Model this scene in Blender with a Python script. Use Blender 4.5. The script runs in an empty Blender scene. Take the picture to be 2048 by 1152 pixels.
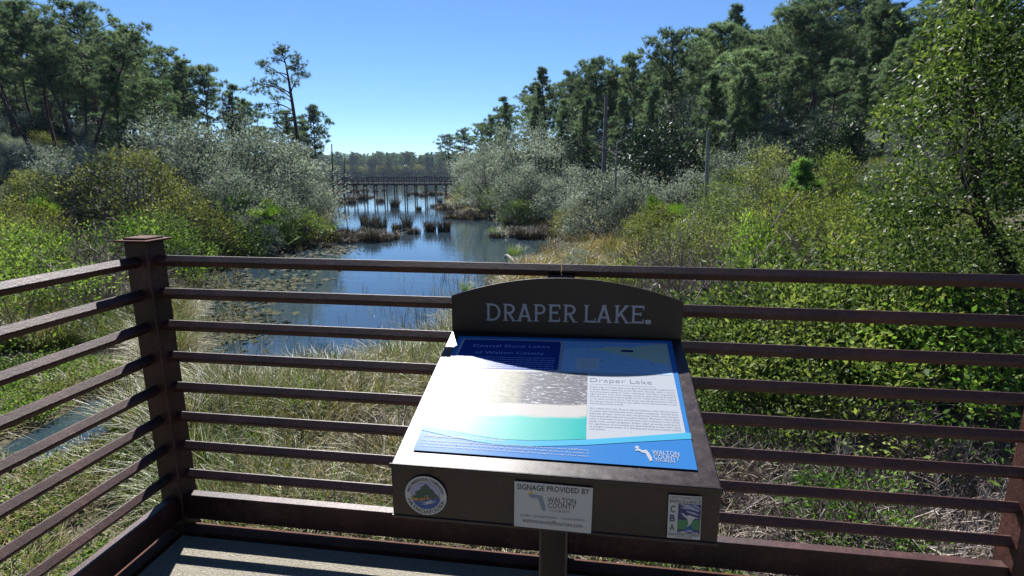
import bpy, math, random
import numpy as np
from mathutils import Vector, Matrix, Euler

# ------------------------------------------------------------------ camera, sky, sun, exposure
sc = bpy.context.scene
COL = sc.collection
FPX, PITCH, YAW = 1086.0, math.radians(12.0), math.radians(8.0)
CAM = np.array([0.0, 0.0, 1.65])
WATER_Z = -3.2
cd = bpy.data.cameras.new('camera'); cam = bpy.data.objects.new('camera', cd); COL.objects.link(cam)
cd.sensor_width = 36.0; cd.lens = 36.0 * FPX / 2048.0; cd.clip_start = 0.05; cd.clip_end = 4000
cam.location = CAM; cam.rotation_euler = (math.pi / 2 - PITCH, 0, YAW); sc.camera = cam

SUN_EL, SUN_AZ = math.radians(44.5), math.radians(-22.0)      # azimuth from +Y, clockwise
w = bpy.data.worlds.new('World'); sc.world = w; w.use_nodes = True
sky = w.node_tree.nodes.new('ShaderNodeTexSky'); sky.sky_type = 'NISHITA'; sky.sun_disc = False
sky.sun_elevation = SUN_EL; sky.sun_rotation = SUN_AZ; sky.air_density = 1.0; sky.dust_density = 0.0; sky.ozone_density = 10.0; sky.altitude = 1500
bg = w.node_tree.nodes['Background']; w.node_tree.links.new(sky.outputs[0], bg.inputs[0]); bg.inputs[1].default_value = 0.057
sd = bpy.data.lights.new('sun', 'SUN'); sd.energy = 5.0; sd.angle = math.radians(0.5); sd.color = (1.0, 0.97, 0.93)
sun = bpy.data.objects.new('sun', sd); COL.objects.link(sun)
SUN_DIR = Vector((math.sin(SUN_AZ) * math.cos(SUN_EL), math.cos(SUN_AZ) * math.cos(SUN_EL), math.sin(SUN_EL)))
sun.rotation_euler = SUN_DIR.to_track_quat('Z', 'Y').to_euler(); sun.location = (0, 0, 40)
sc.view_settings.view_transform = 'Standard'; sc.view_settings.look = 'None'
sc.view_settings.exposure = 1.3; sc.view_settings.gamma = 1.0; sc.view_settings.use_curve_mapping = False
sc.render.engine = 'CYCLES'
sc.cycles.use_denoising = True
try: sc.cycles.denoising_prefilter = 'NONE'
except Exception: pass
sc.cycles.max_bounces = 6; sc.cycles.diffuse_bounces = 2; sc.cycles.glossy_bounces = 3
sc.cycles.transmission_bounces = 3; sc.cycles.volume_bounces = 0; sc.cycles.caustics_reflective = False; sc.cycles.caustics_refractive = False
sc.cycles.sample_clamp_indirect = 4.0

# ------------------------------------------------------------------ pixel helpers (directions only)
_F = np.array([-math.sin(YAW) * math.cos(PITCH), math.cos(YAW) * math.cos(PITCH), -math.sin(PITCH)])
_R = np.array([math.cos(YAW), math.sin(YAW), 0.0]); _U = np.cross(_R, _F)
FH = np.array([-math.sin(YAW), math.cos(YAW)]); RH = np.array([math.cos(YAW), math.sin(YAW)])
def ray(x, y): return (x - 1024) / FPX * _R - (y - 576) / FPX * _U + _F
def onz(x, y, z):
    d = ray(x, y); return CAM + d * (z - CAM[2]) / d[2]
def ony(x, y, Y):
    d = ray(x, y); return CAM + d * (Y - CAM[1]) / d[1]
def onplane(x, y, O, n):
    d = ray(x, y); return CAM + d * (np.dot(O - CAM, n) / np.dot(d, n))

# ------------------------------------------------------------------ mesh helpers
def new_mesh(name, V, groups, mats, rnd=None, smooth=False, uv=None):
    """groups: list of (faces array (n,k), material index)"""
    me = bpy.data.meshes.new(name)
    V = np.asarray(V, dtype=np.float32)
    me.vertices.add(len(V)); me.vertices.foreach_set('co', V.ravel())
    loops, starts, mi, s = [], [], [], 0
    for F, m in groups:
        F = np.asarray(F, dtype=np.int32)
        if F.size == 0: continue
        loops.append(F.ravel()); n, k = F.shape
        starts.append(s + np.arange(n) * k); s += n * k; mi.append(np.full(n, m))
    loops = np.concatenate(loops); starts = np.concatenate(starts).astype(np.int32); mi = np.concatenate(mi).astype(np.int32)
    me.loops.add(len(loops)); me.loops.foreach_set('vertex_index', loops)
    me.polygons.add(len(starts)); me.polygons.foreach_set('loop_start', starts); me.polygons.foreach_set('material_index', mi)
    for m in mats: me.materials.append(m)
    if rnd is not None:
        a = me.attributes.new('rnd', 'FLOAT', 'POINT'); a.data.foreach_set('value', np.asarray(rnd, dtype=np.float32))
    if uv is not None:
        l = me.uv_layers.new(name='UVMap'); l.data.foreach_set('uv', np.asarray(uv, dtype=np.float32)[loops].ravel())
    me.update(calc_edges=True); me.validate()
    me.polygons.foreach_set('use_smooth', np.full(len(me.polygons), bool(smooth)))
    return me

class MB:
    """collects pieces of geometry for ONE mesh"""
    def __init__(s): s.V, s.T, s.Q, s.R, s.n = [], {}, {}, [], 0
    def add(s, V, F, mat=0, rnd=0.5):
        V = np.asarray(V, float).reshape(-1, 3); F = np.asarray(F, int)
        if len(V) == 0: return
        s.V.append(V); s.R.append(np.broadcast_to(np.asarray(rnd, float), (len(V),)))
        d = s.T if F.shape[1] == 3 else s.Q
        if F.shape[1] > 4:
            d = s.__dict__.setdefault('P', {}); d.setdefault((mat, F.shape[1]), []).append(F + s.n)
        else: d.setdefault(mat, []).append(F + s.n)
        s.n += len(V)
    def box(s, c, d, mat=0, M=None, rnd=0.5, bev=0.0):
        c = np.array(c, float); h = np.array(d, float) / 2
        if bev > 0:
            P = []
            for sx in (-1, 1):
                for sy in (-1, 1):
                    for sz in (-1, 1):
                        sg = np.array([sx, sy, sz], float)
                        for k in range(3):
                            e = h - bev; e[k] = h[k]; P.append(sg * e)
            P = np.array(P)
            idx = lambda sx, sy, sz, k: ((sx * 2 + sy) * 2 + sz) * 3 + k
            q, t = [], []
            q += [[idx(1,0,0,0), idx(1,1,0,0), idx(1,1,1,0), idx(1,0,1,0)], [idx(0,0,0,0), idx(0,0,1,0), idx(0,1,1,0), idx(0,1,0,0)]]
            q += [[idx(0,1,0,1), idx(0,1,1,1), idx(1,1,1,1), idx(1,1,0,1)], [idx(0,0,0,1), idx(1,0,0,1), idx(1,0,1,1), idx(0,0,1,1)]]
            q += [[idx(0,0,1,2), idx(1,0,1,2), idx(1,1,1,2), idx(0,1,1,2)], [idx(0,0,0,2), idx(0,1,0,2), idx(1,1,0,2), idx(1,0,0,2)]]
            for a in (0, 1):
                for b in (0, 1):
                    q.append([idx(a,b,0,0), idx(a,b,1,0), idx(a,b,1,1), idx(a,b,0,1)])
                    q.append([idx(a,0,b,0), idx(a,1,b,0), idx(a,1,b,2), idx(a,0,b,2)])
                    q.append([idx(0,a,b,1), idx(1,a,b,1), idx(1,a,b,2), idx(0,a,b,2)])
                    for e in (0, 1): t.append([idx(a,b,e,0), idx(a,b,e,1), idx(a,b,e,2)])
            V = P
            if M is not None: V = V @ np.array(M).T
            s.add(V + c, q, mat, rnd); n0 = s.n; s.add(V + c, t, mat, rnd); return
        V = np.array([[x, y, z] for x in (-h[0], h[0]) for y in (-h[1], h[1]) for z in (-h[2], h[2])])
        if M is not None: V = V @ np.array(M).T
        s.add(V + c, [[0,1,3,2],[4,6,7,5],[0,4,5,1],[2,3,7,6],[0,2,6,4],[1,5,7,3]], mat, rnd)
    def tube(s, P, r, k=6, mat=0, rnd=0.5, cap=True):
        P = np.asarray(P, float); n = len(P); r = np.broadcast_to(np.asarray(r, float), (n,))
        T = np.gradient(P, axis=0); T /= np.linalg.norm(T, axis=1)[:, None] + 1e-9
        up = np.array([0, 0, 1.0]) if abs(T[0, 2]) < .9 else np.array([1.0, 0, 0])
        A = np.cross(T, up); A /= np.linalg.norm(A, axis=1)[:, None] + 1e-9; B = np.cross(T, A)
        a = np.arange(k) * 2 * math.pi / k
        V = (P[:, None] + r[:, None, None] * (A[:, None] * np.cos(a)[None, :, None] + B[:, None] * np.sin(a)[None, :, None])).reshape(-1, 3)
        i = np.arange(n - 1)[:, None] * k; j = np.arange(k)[None]; j2 = (j + 1) % k
        F = np.stack([i + j, i + j2, i + k + j2, i + k + j], -1).reshape(-1, 4)
        s.add(V, F, mat, rnd)
        if cap and k <= 8:
            s.add(V[-k:], [list(range(k))] if k in (3, 4) else [[0, q, q + 1] for q in range(1, k - 1)], mat, rnd)
            s.add(V[:k], [list(range(k))[::-1]] if k in (3, 4) else [[0, q + 1, q] for q in range(1, k - 1)], mat, rnd)
    def mesh(s, name, mats, smooth=False, attr=True):
        g = [(np.concatenate(f), m) for m, f in s.T.items()] + [(np.concatenate(f), m) for m, f in s.Q.items()]
        for (m, k), f in s.__dict__.get('P', {}).items(): g.append((np.concatenate(f), m))
        return new_mesh(name, np.concatenate(s.V), g, mats, np.concatenate(s.R) if attr else None, smooth)
    def build(s, name, mats, parent=None, smooth=False):
        return link(name, s.mesh(name, mats if isinstance(mats, (list, tuple)) else [mats], smooth), parent)

def link(name, data, parent=None):
    o = bpy.data.objects.new(name, data); COL.objects.link(o)
    if parent is not None: o.parent = parent
    return o
def tag(o, label=None, cat=None, group=None, kind=None):
    if label: o['label'] = label
    if cat: o['category'] = cat
    if group: o['group'] = group
    if kind: o['kind'] = kind
    return o
def empty(name, loc=(0, 0, 0), rz=0.0):
    o = bpy.data.objects.new(name, None); COL.objects.link(o); o.location = loc; o.rotation_euler = (0, 0, rz); o.empty_display_size = .2
    return o
def hide_nothing(): pass

# ------------------------------------------------------------------ materials
def nt(name):
    m = bpy.data.materials.new(name); m.use_nodes = True; t = m.node_tree
    return m, t, t.nodes['Principled BSDF']
def node(t, typ, **kw):
    n = t.nodes.new(typ)
    for k, v in kw.items():
        if k.startswith('i_'): n.inputs[k[2:].replace('_', ' ')].default_value = v
        else: setattr(n, k, v)
    return n
def ramp(t, fac, stops):
    r = t.nodes.new('ShaderNodeValToRGB'); e = r.color_ramp.elements
    while len(e) < len(stops): e.new(0.5)
    for k, (p, c) in enumerate(stops): e[k].position = p; e[k].color = (*c, 1)
    t.links.new(fac, r.inputs[0]); return r.outputs[0]
def mix(t, fac, a, b, mode='MIX'):
    n = t.nodes.new('ShaderNodeMix'); n.data_type = 'RGBA'; n.blend_type = mode
    for sock, v in ((n.inputs[0], fac), (n.inputs[6], a), (n.inputs[7], b)):
        if hasattr(v, 'is_linked'): t.links.new(v, sock)
        elif isinstance(v, (tuple, list)): sock.default_value = (*v, 1) if len(v) == 3 else v
        else: sock.default_value = v
    return n.outputs[2]
def math_(t, op, a, b=0.0, clamp=False):
    n = t.nodes.new('ShaderNodeMath'); n.operation = op; n.use_clamp = clamp
    for s_, v in ((n.inputs[0], a), (n.inputs[1], b)):
        if hasattr(v, 'is_linked'): t.links.new(v, s_)
        else: s_.default_value = v
    return n.outputs[0]
def noise(t, scale, detail=3, rough=.55, vec=None, dist=0.0):
    n = t.nodes.new('ShaderNodeTexNoise'); n.inputs['Scale'].default_value = scale; n.inputs['Detail'].default_value = detail
    n.inputs['Roughness'].default_value = rough; n.inputs['Distortion'].default_value = dist
    if vec is not None: t.links.new(vec, n.inputs['Vector'])
    return n.outputs['Fac']
def coords(t, kind='Object', scale=None):
    c = t.nodes.new('ShaderNodeTexCoord').outputs[kind]
    if scale is None: return c
    m = t.nodes.new('ShaderNodeMapping'); m.inputs['Scale'].default_value = scale; t.links.new(c, m.inputs['Vector']); return m.outputs[0]
def bump(t, h, strength=.3, dist=.02):
    b = t.nodes.new('ShaderNodeBump'); b.inputs['Strength'].default_value = strength; b.inputs['Distance'].default_value = dist
    t.links.new(h, b.inputs['Height']); return b.outputs[0]

def plain(name, c, rough=.5, metal=0.0, spec=.5):
    m, t, b = nt(name); b.inputs['Base Color'].default_value = (*c, 1); b.inputs['Roughness'].default_value = rough
    b.inputs['Metallic'].default_value = metal; b.inputs['Specular IOR Level'].default_value = spec; return m

def leaf_mat(name, cols, rough=.45, transl=.35, spec=.5, tm=(1.12, 1.16, .66)):
    """cols: colours from old/dark to fresh, sunlit at pine pad tops; picked by leaf attribute and by plant"""
    m, t, b = nt(name)
    at = node(t, 'ShaderNodeAttribute', attribute_name='rnd'); oi = t.nodes.new('ShaderNodeObjectInfo')
    f = math_(t, 'ADD', math_(t, 'MULTIPLY', at.outputs['Fac'], .72), math_(t, 'MULTIPLY', oi.outputs['Random'], .28))
    n = len(cols); c = ramp(t, f, [(k / (n - 1) * .9 + .05, q) for k, q in enumerate(cols)])
    c = mix(t, 1.0, c, oi.outputs['Color'], 'MULTIPLY')
    t.links.new(c, b.inputs['Base Color']); b.inputs['Roughness'].default_value = rough; b.inputs['Specular IOR Level'].default_value = spec
    tr = t.nodes.new('ShaderNodeBsdfTranslucent'); c2 = mix(t, 1.0, c, tm, 'MULTIPLY'); t.links.new(c2, tr.inputs['Color'])
    ms = t.nodes.new('ShaderNodeMixShader'); ms.inputs[0].default_value = transl
    t.links.new(b.outputs[0], ms.inputs[1]); t.links.new(tr.outputs[0], ms.inputs[2]); t.links.new(ms.outputs[0], t.nodes['Material Output'].inputs['Surface'])
    return m
def bark_mat(name, a, b_, sc_=(6, 6, 1.5)):
    m, t, b = nt(name); n = noise(t, 3.0, 5, .65, coords(t, 'Object', sc_))
    t.links.new(ramp(t, n, [(.3, a), (.7, b_)]), b.inputs['Base Color']); b.inputs['Roughness'].default_value = .9
    t.links.new(bump(t, n, .8, .04), b.inputs['Normal']); return m

M = {}
def rust(name, dark, mid, lite, rough=.5, spec=.5):
    m, t, b = nt(name); co = coords(t, 'Object')
    n1 = noise(t, 5.0, 6, .6, co); n2 = noise(t, 260.0, 3, .6, co); n3 = noise(t, 60.0, 4, .7, co); n4 = noise(t, 1.3, 3, .5, co)
    f = math_(t, 'ADD', math_(t, 'MULTIPLY', n1, .35), math_(t, 'ADD', math_(t, 'MULTIPLY', n2, .35), math_(t, 'MULTIPLY', n3, .3)))
    c = ramp(t, f, [(.34, dark), (.5, mid), (.66, lite)])
    c = mix(t, math_(t, 'MULTIPLY', ramp(t, n4, [(.45, (0, 0, 0)), (.7, (1, 1, 1))]), .4), c, (.085, .028, .014))
    t.links.new(c, b.inputs['Base Color'])
    t.links.new(ramp(t, n2, [(.3, (rough - .12,) * 3), (.7, (rough + .2,) * 3)]), b.inputs['Roughness'])
    t.links.new(bump(t, math_(t, 'ADD', n2, n3), .35, .003), b.inputs['Normal']); b.inputs['Specular IOR Level'].default_value = spec; return m
M['rust'] = rust('weathered_steel', (.009, .003, .0035), (.026, .0085, .009), (.125, .055, .052), .45, .4)
M['rust_warm'] = rust('weathered_steel_orange', (.025, .009, .006), (.07, .026, .016), (.17, .07, .042), .65, .12)
def concrete():
    m, t, b = nt('concrete'); co = coords(t, 'Object')
    a = noise(t, 2.0, 5, .6, co); c = noise(t, 140.0, 3, .7, co); v = t.nodes.new('ShaderNodeTexVoronoi'); v.inputs['Scale'].default_value = 120; t.links.new(co, v.inputs['Vector'])
    col = mix(t, c, ramp(t, a, [(.3, (.30, .27, .21)), (.7, (.44, .40, .32))]), (.16, .145, .12), 'MIX'); 
    n = t.nodes[-1]
    t.links.new(mix(t, .45, ramp(t, a, [(.3, (.15, .135, .10)), (.7, (.24, .215, .165))]), ramp(t, c, [(.35, (.05, .045, .037)), (.65, (.34, .31, .25))])), b.inputs['Base Color'])
    b.inputs['Roughness'].default_value = .85; t.links.new(bump(t, math_(t, 'ADD', c, v.outputs['Distance']), .6, .006), b.inputs['Normal']); return m
M['concrete'] = concrete()
def water_mat():
    m, t, b = nt('lake_water'); co = coords(t, 'Object')
    b.inputs['Base Color'].default_value = (.02, .036, .05, 1); b.inputs['Roughness'].default_value = .03; b.inputs['IOR'].default_value = 1.45
    b.inputs['Specular IOR Level'].default_value = .5
    mp = t.nodes.new('ShaderNodeMapping'); mp.inputs['Scale'].default_value = (.55, 1.5, 1); mp.inputs['Rotation'].default_value = (0, 0, .25); t.links.new(co, mp.inputs['Vector'])
    n1 = noise(t, 1.1, 3, .5, mp.outputs[0]); n2 = noise(t, 5.0, 3, .55, mp.outputs[0], .3); n3 = noise(t, .08, 2, .5, co)
    h = math_(t, 'ADD', n1, math_(t, 'MULTIPLY', n2, math_(t, 'MULTIPLY', ramp(t, n3, [(.35, (.15,) * 3), (.65, (1, 1, 1))]), .35)))
    t.links.new(bump(t, h, .07, .12), b.inputs['Normal']); return m
M['water'] = water_mat()
def ground_mat():
    m, t, b = nt('bank_soil'); co = coords(t, 'Object')
    a = noise(t, .35, 4, .6, co); c = noise(t, 9.0, 5, .7, co)
    f = math_(t, 'ADD', math_(t, 'MULTIPLY', a, .5), math_(t, 'MULTIPLY', c, .5))
    t.links.new(ramp(t, f, [(.3, (.028, .024, .014)), (.45, (.05, .048, .022)), (.55, (.085, .07, .035)), (.7, (.13, .11, .06))]), b.inputs['Base Color'])
    b.inputs['Roughness'].default_value = .95; t.links.new(bump(t, c, .7, .1), b.inputs['Normal']); return m
M['ground'] = ground_mat()
M['bark'] = bark_mat('pine_bark', (.018, .013, .010), (.07, .05, .038))
M['bark_grey'] = bark_mat('grey_bark', (.08, .07, .06), (.22, .20, .18))
M['pole'] = bark_mat('silver_dead_wood', (.15, .14, .13), (.36, .34, .32), (14, 14, .6))
M['twig'] = leaf_mat('dead_twig', [(.12, .10, .09), (.24, .20, .18), (.36, .31, .28)], .8, .0, .3)
M['twig_dark'] = leaf_mat('brown_twig', [(.05, .035, .03), (.12, .085, .075), (.2, .15, .13)], .8, .0, .3)
M['needle'] = leaf_mat('pine_needle', [(.035, .06, .036), (.11, .165, .09), (.24, .30, .15)], .55, .45, .2, (1.02, 1.1, .8))
M['needle_bright'] = leaf_mat('young_pine_needle', [(.04, .10, .03), (.10, .22, .06), (.22, .36, .11)], .5, .45, .2)
M['oak'] = leaf_mat('silver_oak_leaf', [(.05, .068, .05), (.20, .235, .185), (.40, .435, .37)], .75, .32, .1, (1, 1.04, .87))
M['magnolia'] = leaf_mat('glossy_dark_leaf', [(.014, .03, .015), (.026, .05, .025), (.045, .075, .038)], .5, .12, .22)
M['myrtle'] = leaf_mat('yellow_green_leaf', [(.035, .05, .014), (.13, .175, .05), (.31, .345, .10)], .6, .42, .12)
M['olive'] = leaf_mat('olive_leaf', [(.03, .042, .018), (.13, .14, .05), (.29, .28, .09)], .6, .4, .12)
M['green'] = leaf_mat('fresh_green_leaf', [(.025, .06, .014), (.10, .19, .035), (.23, .35, .075)], .6, .45, .12)
M['bay'] = leaf_mat('bay_leaf', [(.018, .035, .012), (.055, .095, .03), (.125, .175, .05), (.29, .32, .12)], .55, .4, .15)
M['baytree'] = leaf_mat('dark_bay_leaf', [(.012, .026, .010), (.045, .078, .022), (.12, .17, .045), (.32, .35, .12)], .45, .48, .2)
M['palmetto'] = leaf_mat('palmetto_leaf', [(.04, .09, .012), (.09, .17, .02), (.18, .26, .03)], .4, .4)
M['grass'] = leaf_mat('marsh_grass_blade', [(.03, .042, .014), (.10, .115, .036), (.22, .18, .075), (.40, .32, .16)], .5, .3)
M['grass_green'] = leaf_mat('green_grass_blade', [(.05, .10, .015), (.12, .2, .03), (.24, .28, .06)], .5, .4)
M['reed'] = leaf_mat('golden_reed_blade', [(.09, .07, .03), (.22, .16, .07), (.33, .25, .11), (.45, .38, .24)], .6, .3)
M['rush'] = leaf_mat('dark_rush_blade', [(.016, .015, .012), (.032, .028, .02), (.07, .05, .034)], .6, .2)
M['straw'] = leaf_mat('dry_straw', [(.16, .13, .10), (.36, .30, .24), (.58, .51, .42)], .7, .2)
M['pad'] = leaf_mat('lily_pad', [(.02, .024, .010), (.04, .046, .018), (.085, .085, .04)], .8, .1, .1)

# ------------------------------------------------------------------ terrain
poly_px = [(330,775),(345,690),(352,560),(400,528),(520,500),(600,488),(650,470),(655,440),(668,405),(672,392),(640,380),(600,370),(300,362)]
POLY = [onz(x, y, WATER_Z)[:2] for x, y in poly_px]
POLY += [FH * 525 + RH * -420, FH * 525 + RH * 420]
POLY += [onz(x, y, WATER_Z)[:2] for x, y in [(1500,362),(960,372),(900,385),(893,398),(900,412),(935,432),(985,440),(1050,445),(1110,462),(1130,480),(1080,505),(1020,540),(1000,575),(965,630),(920,700),(800,738),(700,765),(540,790),(430,795)]]
POLY = np.array(POLY)
CREEK = np.array([onz(x, y, WATER_Z)[:2] for x, y in [(-20,905),(90,850),(190,795),(275,775),(300,815),(210,865),(130,915),(40,950)]])
def sdist(P, poly):
    P = np.asarray(P, float); d = np.full(len(P), 1e9); ins = np.zeros(len(P), bool)
    for i in range(len(poly)):
        a, b = poly[i], poly[(i + 1) % len(poly)]; ab = b - a
        t = np.clip(((P - a) @ ab) / (ab @ ab), 0, 1); q = P - a - t[:, None] * ab
        d = np.minimum(d, np.hypot(q[:, 0], q[:, 1]))
        c = ((a[1] > P[:, 1]) != (b[1] > P[:, 1])) & (P[:, 0] < (b[0] - a[0]) * (P[:, 1] - a[1]) / (b[1] - a[1] + 1e-12) + a[0])
        ins ^= c
    return np.where(ins, -d, d)
def S(x): x = np.clip(x, 0, 1); return x * x * (3 - 2 * x)
def ground_z(P):
    P = np.atleast_2d(np.asarray(P, float)); s = sdist(P, POLY); s2 = sdist(P, CREEK)
    d = P @ FH; x = P @ RH
    far = 1 - S((d - 130) / 150)
    rise = (7.6 * far + 1.5 * (1 - far)) * S(s / 34) * S((d - 12) / 20)
    rise += 1.5 * S((x - 4) / 12) * (1 - S((d - 12) / 20)) * S(s / 6) + 1.2 * S((-x - 12) / 14) * (1 - S((d - 12) / 20)) * S(s / 6)
    lump = .10 * np.sin(P[:, 0] * 1.3 + 2 * np.sin(P[:, 1] * .7)) * np.sin(P[:, 1] * 1.1) * S(s / 3)
    z = WATER_Z + .12 + rise + lump
    z = np.where(s < 1.0, WATER_Z + .12 * s - .0, z)
    z = np.where(s < 0, WATER_Z + np.maximum(-.7, .35 * s), z)
    z = np.where(s2 < .5, np.minimum(z, WATER_Z + .2 * s2), z)
    return z
def gz(x, y): return float(ground_z([[x, y]])[0])

us = np.concatenate([np.arange(0, 30, .6), np.arange(30, 70, 1.5), np.arange(70, 160, 5), np.geomspace(160, 1200, 18)])
us = np.concatenate([-us[:0:-1], us]); vs = np.concatenate([np.arange(-60, -4, 8), np.arange(-4, 40, .6), np.arange(40, 120, 1.8), np.arange(120, 300, 8), np.geomspace(300, 1400, 22)])
UU, VV = np.meshgrid(us, vs); PP = UU.ravel()[:, None] * RH + VV.ravel()[:, None] * FH
ZZ = ground_z(PP); nU = len(us); i = (np.arange(len(vs) - 1)[:, None] * nU + np.arange(nU - 1)[None]).ravel()
me = new_mesh('ground', np.column_stack([PP, ZZ]), [(np.stack([i, i + 1, i + nU + 1, i + nU], 1), 0)], [M['ground']], smooth=True)
tag(link('ground', me), 'low sandy banks and marsh rising on both sides of the lake', 'ground', kind='structure')
wm = MB(); a = 1150.0
c4 = np.array([RH * sx * a + FH * vy for sx, vy in ((-1, 2.0), (1, 2.0), (1, 1300), (-1, 1300))])
wm.add(np.column_stack([c4, np.full(4, WATER_Z)]), [[0, 1, 2, 3]])
tag(wm.build('lake_water', M['water']), 'calm blue lake reflecting the sky between wooded banks', 'water', kind='structure')

# ------------------------------------------------------------------ boardwalk deck
RZ = [1.303 - .1458 * k for k in range(8)]; RY = 2.1; LX = -1.907; KT = .157
POSTX = [-.10, 1.70, 3.50]; POSTY = [.30, -1.50]
deck = MB()
deck.box((2.55, -1.0, -.13), (8.78, 6.02, .25), 0, bev=.008)
do = tag(deck.build('bridge_deck', M['concrete']), 'rough tan concrete deck striped by railing shadows', 'deck', kind='structure')
g = MB(); g.box((2.55, 2.062, -.075), (8.99, .066, .147)); g.build('edge_beam', M['rust_warm'], do)
g = MB(); g.box((-1.893, -1.0, -.075), (.066, 6.02, .147)); g.build('edge_beam', M['rust_warm'], do)
g = MB(); g.box((2.5, 1.85, -.42), (8.6, .16, .32)); g.box((2.5, -1.8, -.42), (8.6, .16, .32)); g.build('girder', M['bark'], do)
for x, y in ((-1.4, 1.6), (3.2, 1.6), (-1.4, -1.6), (3.2, -1.6)):
    g = MB(); g.tube([(x, y, -4.2), (x, y, -.58)], .16, 10); g.build('piling', M['bark'], do, True)

# ------------------------------------------------------------------ railings
def diamond_mesh(name, length, axis, mat):
    h, b = .0272, .0032; pts = []
    for cy, cz, ty, tz in ((0, h, 1, 0), (h, 0, 0, 1), (0, -h, 1, 0), (-h, 0, 0, 1)):
        k = 1 - b / h
        if ty: pts += [(-b if cz > 0 else b, cz * k), (b if cz > 0 else -b, cz * k)]
        else: pts += [(cy * k, b if cy > 0 else -b), (cy * k, -b if cy > 0 else b)]
    n = len(pts); V = []
    for e in (0, length):
        for y, z in pts: V.append((e, y, z) if axis == 'x' else (y, e, z))
    F = [[i, (i + 1) % n, n + (i + 1) % n, n + i] for i in range(n)]
    mb = MB(); mb.add(V, F); mb.add(V[:n], [[0, k, k + 1] for k in range(1, n - 1)]); mb.add(V[n:], [[0, k + 1, k] for k in range(1, n - 1)])
    return mb.mesh(name, [mat])
fr = tag(empty('steel_railing', (-.1, RY, 0)), 'rusty brown steel railing of eight horizontal bars behind the sign', 'railing', 'boardwalk railings')
lr = tag(empty('steel_railing', (LX, 1.0, 0)), 'rusty steel railing running off the left edge with sunlit bar tops', 'railing', 'boardwalk railings')
def under(o, p): o.parent = p; o.matrix_parent_inverse = Matrix.Translation(-p.location); return o
def hpost(x, y, along, parent, halves=True, top=1.262):
    for s_ in (-1, 1):
        m = MB(); d = (.050, .105) if along == 'x' else (.105, .050)
        off = s_ * .027
        m.box((x + (off if along == 'x' else 0), y + (off if along == 'y' else 0), (top - .4) / 2), (*d, top + .4), bev=.003)
        under(m.build('post_bar', M['rust']), parent)
# corner post
m = MB(); m.box((LX, RY, .48), (.105, .105, 1.76), bev=.004); cp = under(m.build('corner_post', M['rust']), fr)
m = MB(); m.box((LX, RY, 1.366), (.152, .152, .008), bev=.0015); m.box((LX, RY, 1.374), (.105, .105, .009), bev=.002)
pc = m.build('post_cap', M['rust_warm']); pc.parent = cp
xs = [LX + .0525] + POSTX
for bay in range(3):
    a_, b_ = xs[bay], xs[bay + 1]
    lo0 = a_ if bay == 0 else a_ + .052; lo1 = b_ - .052
    top0 = a_ if bay == 0 else a_ + .002; top1 = b_ - .002
    mt = diamond_mesh('rail', top1 - top0, 'x', M['rust']); ml = diamond_mesh('rail', lo1 - lo0, 'x', M['rust'])
    for k, z in enumerate(RZ):
        o = link('rail', mt if k == 0 else ml); o.location = (top0 if k == 0 else lo0, RY, z - .0272); under(o, fr)
    m = MB(); m.box(((lo0 + lo1) / 2, RY - .003, (KT + .032) / 2), (lo1 - lo0, .046, KT - .032), bev=.003); under(m.build('kick_plate', M['rust']), fr)
for x in POSTX: hpost(x, RY + .012, 'x', fr)
ys = [RY - .0525] + POSTY
for bay in range(2):
    a_, b_ = ys[bay], ys[bay + 1]; hi0 = a_ if bay == 0 else a_ - .052; lo = b_ + .052
    ml = diamond_mesh('rail', hi0 - lo, 'y', M['rust'])
    for k, z in enumerate(RZ):
        o = link('rail', ml); o.location = (LX, lo, z - .0272); under(o, lr)
    m = MB(); m.box((LX + .003, (hi0 + lo) / 2, (KT + .032) / 2), (.046, hi0 - lo, KT - .032), bev=.003); under(m.build('kick_plate', M['rust']), lr)
for y in POSTY: hpost(LX, y, 'y', lr)

# ------------------------------------------------------------------ sign
SX0, SX1, YF, YB = -.518, .353, 1.295, 1.998
ZF0, ZF1, ZB = .708, .870, 1.045
sgn = tag(empty('information_sign', (-.085, 1.55, 0)), 'brown metal lectern sign with arched title plate in front of the railing', 'sign')
def sgn_part(o, parent=None):
    if parent is None: return under(o, sgn)
    o.parent = parent; return o
def frame_mat():
    m, t, b = nt('bronze_powder_coat'); co = coords(t, 'Object')
    n1 = noise(t, 3.0, 5, .6, co); n2 = noise(t, 40.0, 5, .7, co); n3 = noise(t, 900.0, 2, .5, co)
    st = coords(t, 'Object', (3, 60, 60)); n4 = noise(t, 2.0, 3, .6, st, .8)
    c = ramp(t, n1, [(.3, (.013, .0075, .008)), (.7, (.027, .016, .016))])
    c = mix(t, ramp(t, n2, [(.62, (0, 0, 0)), (.72, (.35, .35, .35))]), c, (.16, .13, .125))
    n5 = noise(t, 220.0, 2, .5, co); c = mix(t, ramp(t, n5, [(.73, (0, 0, 0)), (.75, (.8, .8, .8))]), c, (.34, .31, .29))
    t.links.new(c, b.inputs['Base Color'])
    t.links.new(ramp(t, n2, [(.3, (.30,) * 3), (.7, (.44,) * 3)]), b.inputs['Roughness']); b.inputs['Specular IOR Level'].default_value = .4
    t.links.new(bump(t, math_(t, 'ADD', n3, n2), .08, .002), b.inputs['Normal']); return m
M['frame'] = frame_mat()
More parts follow.
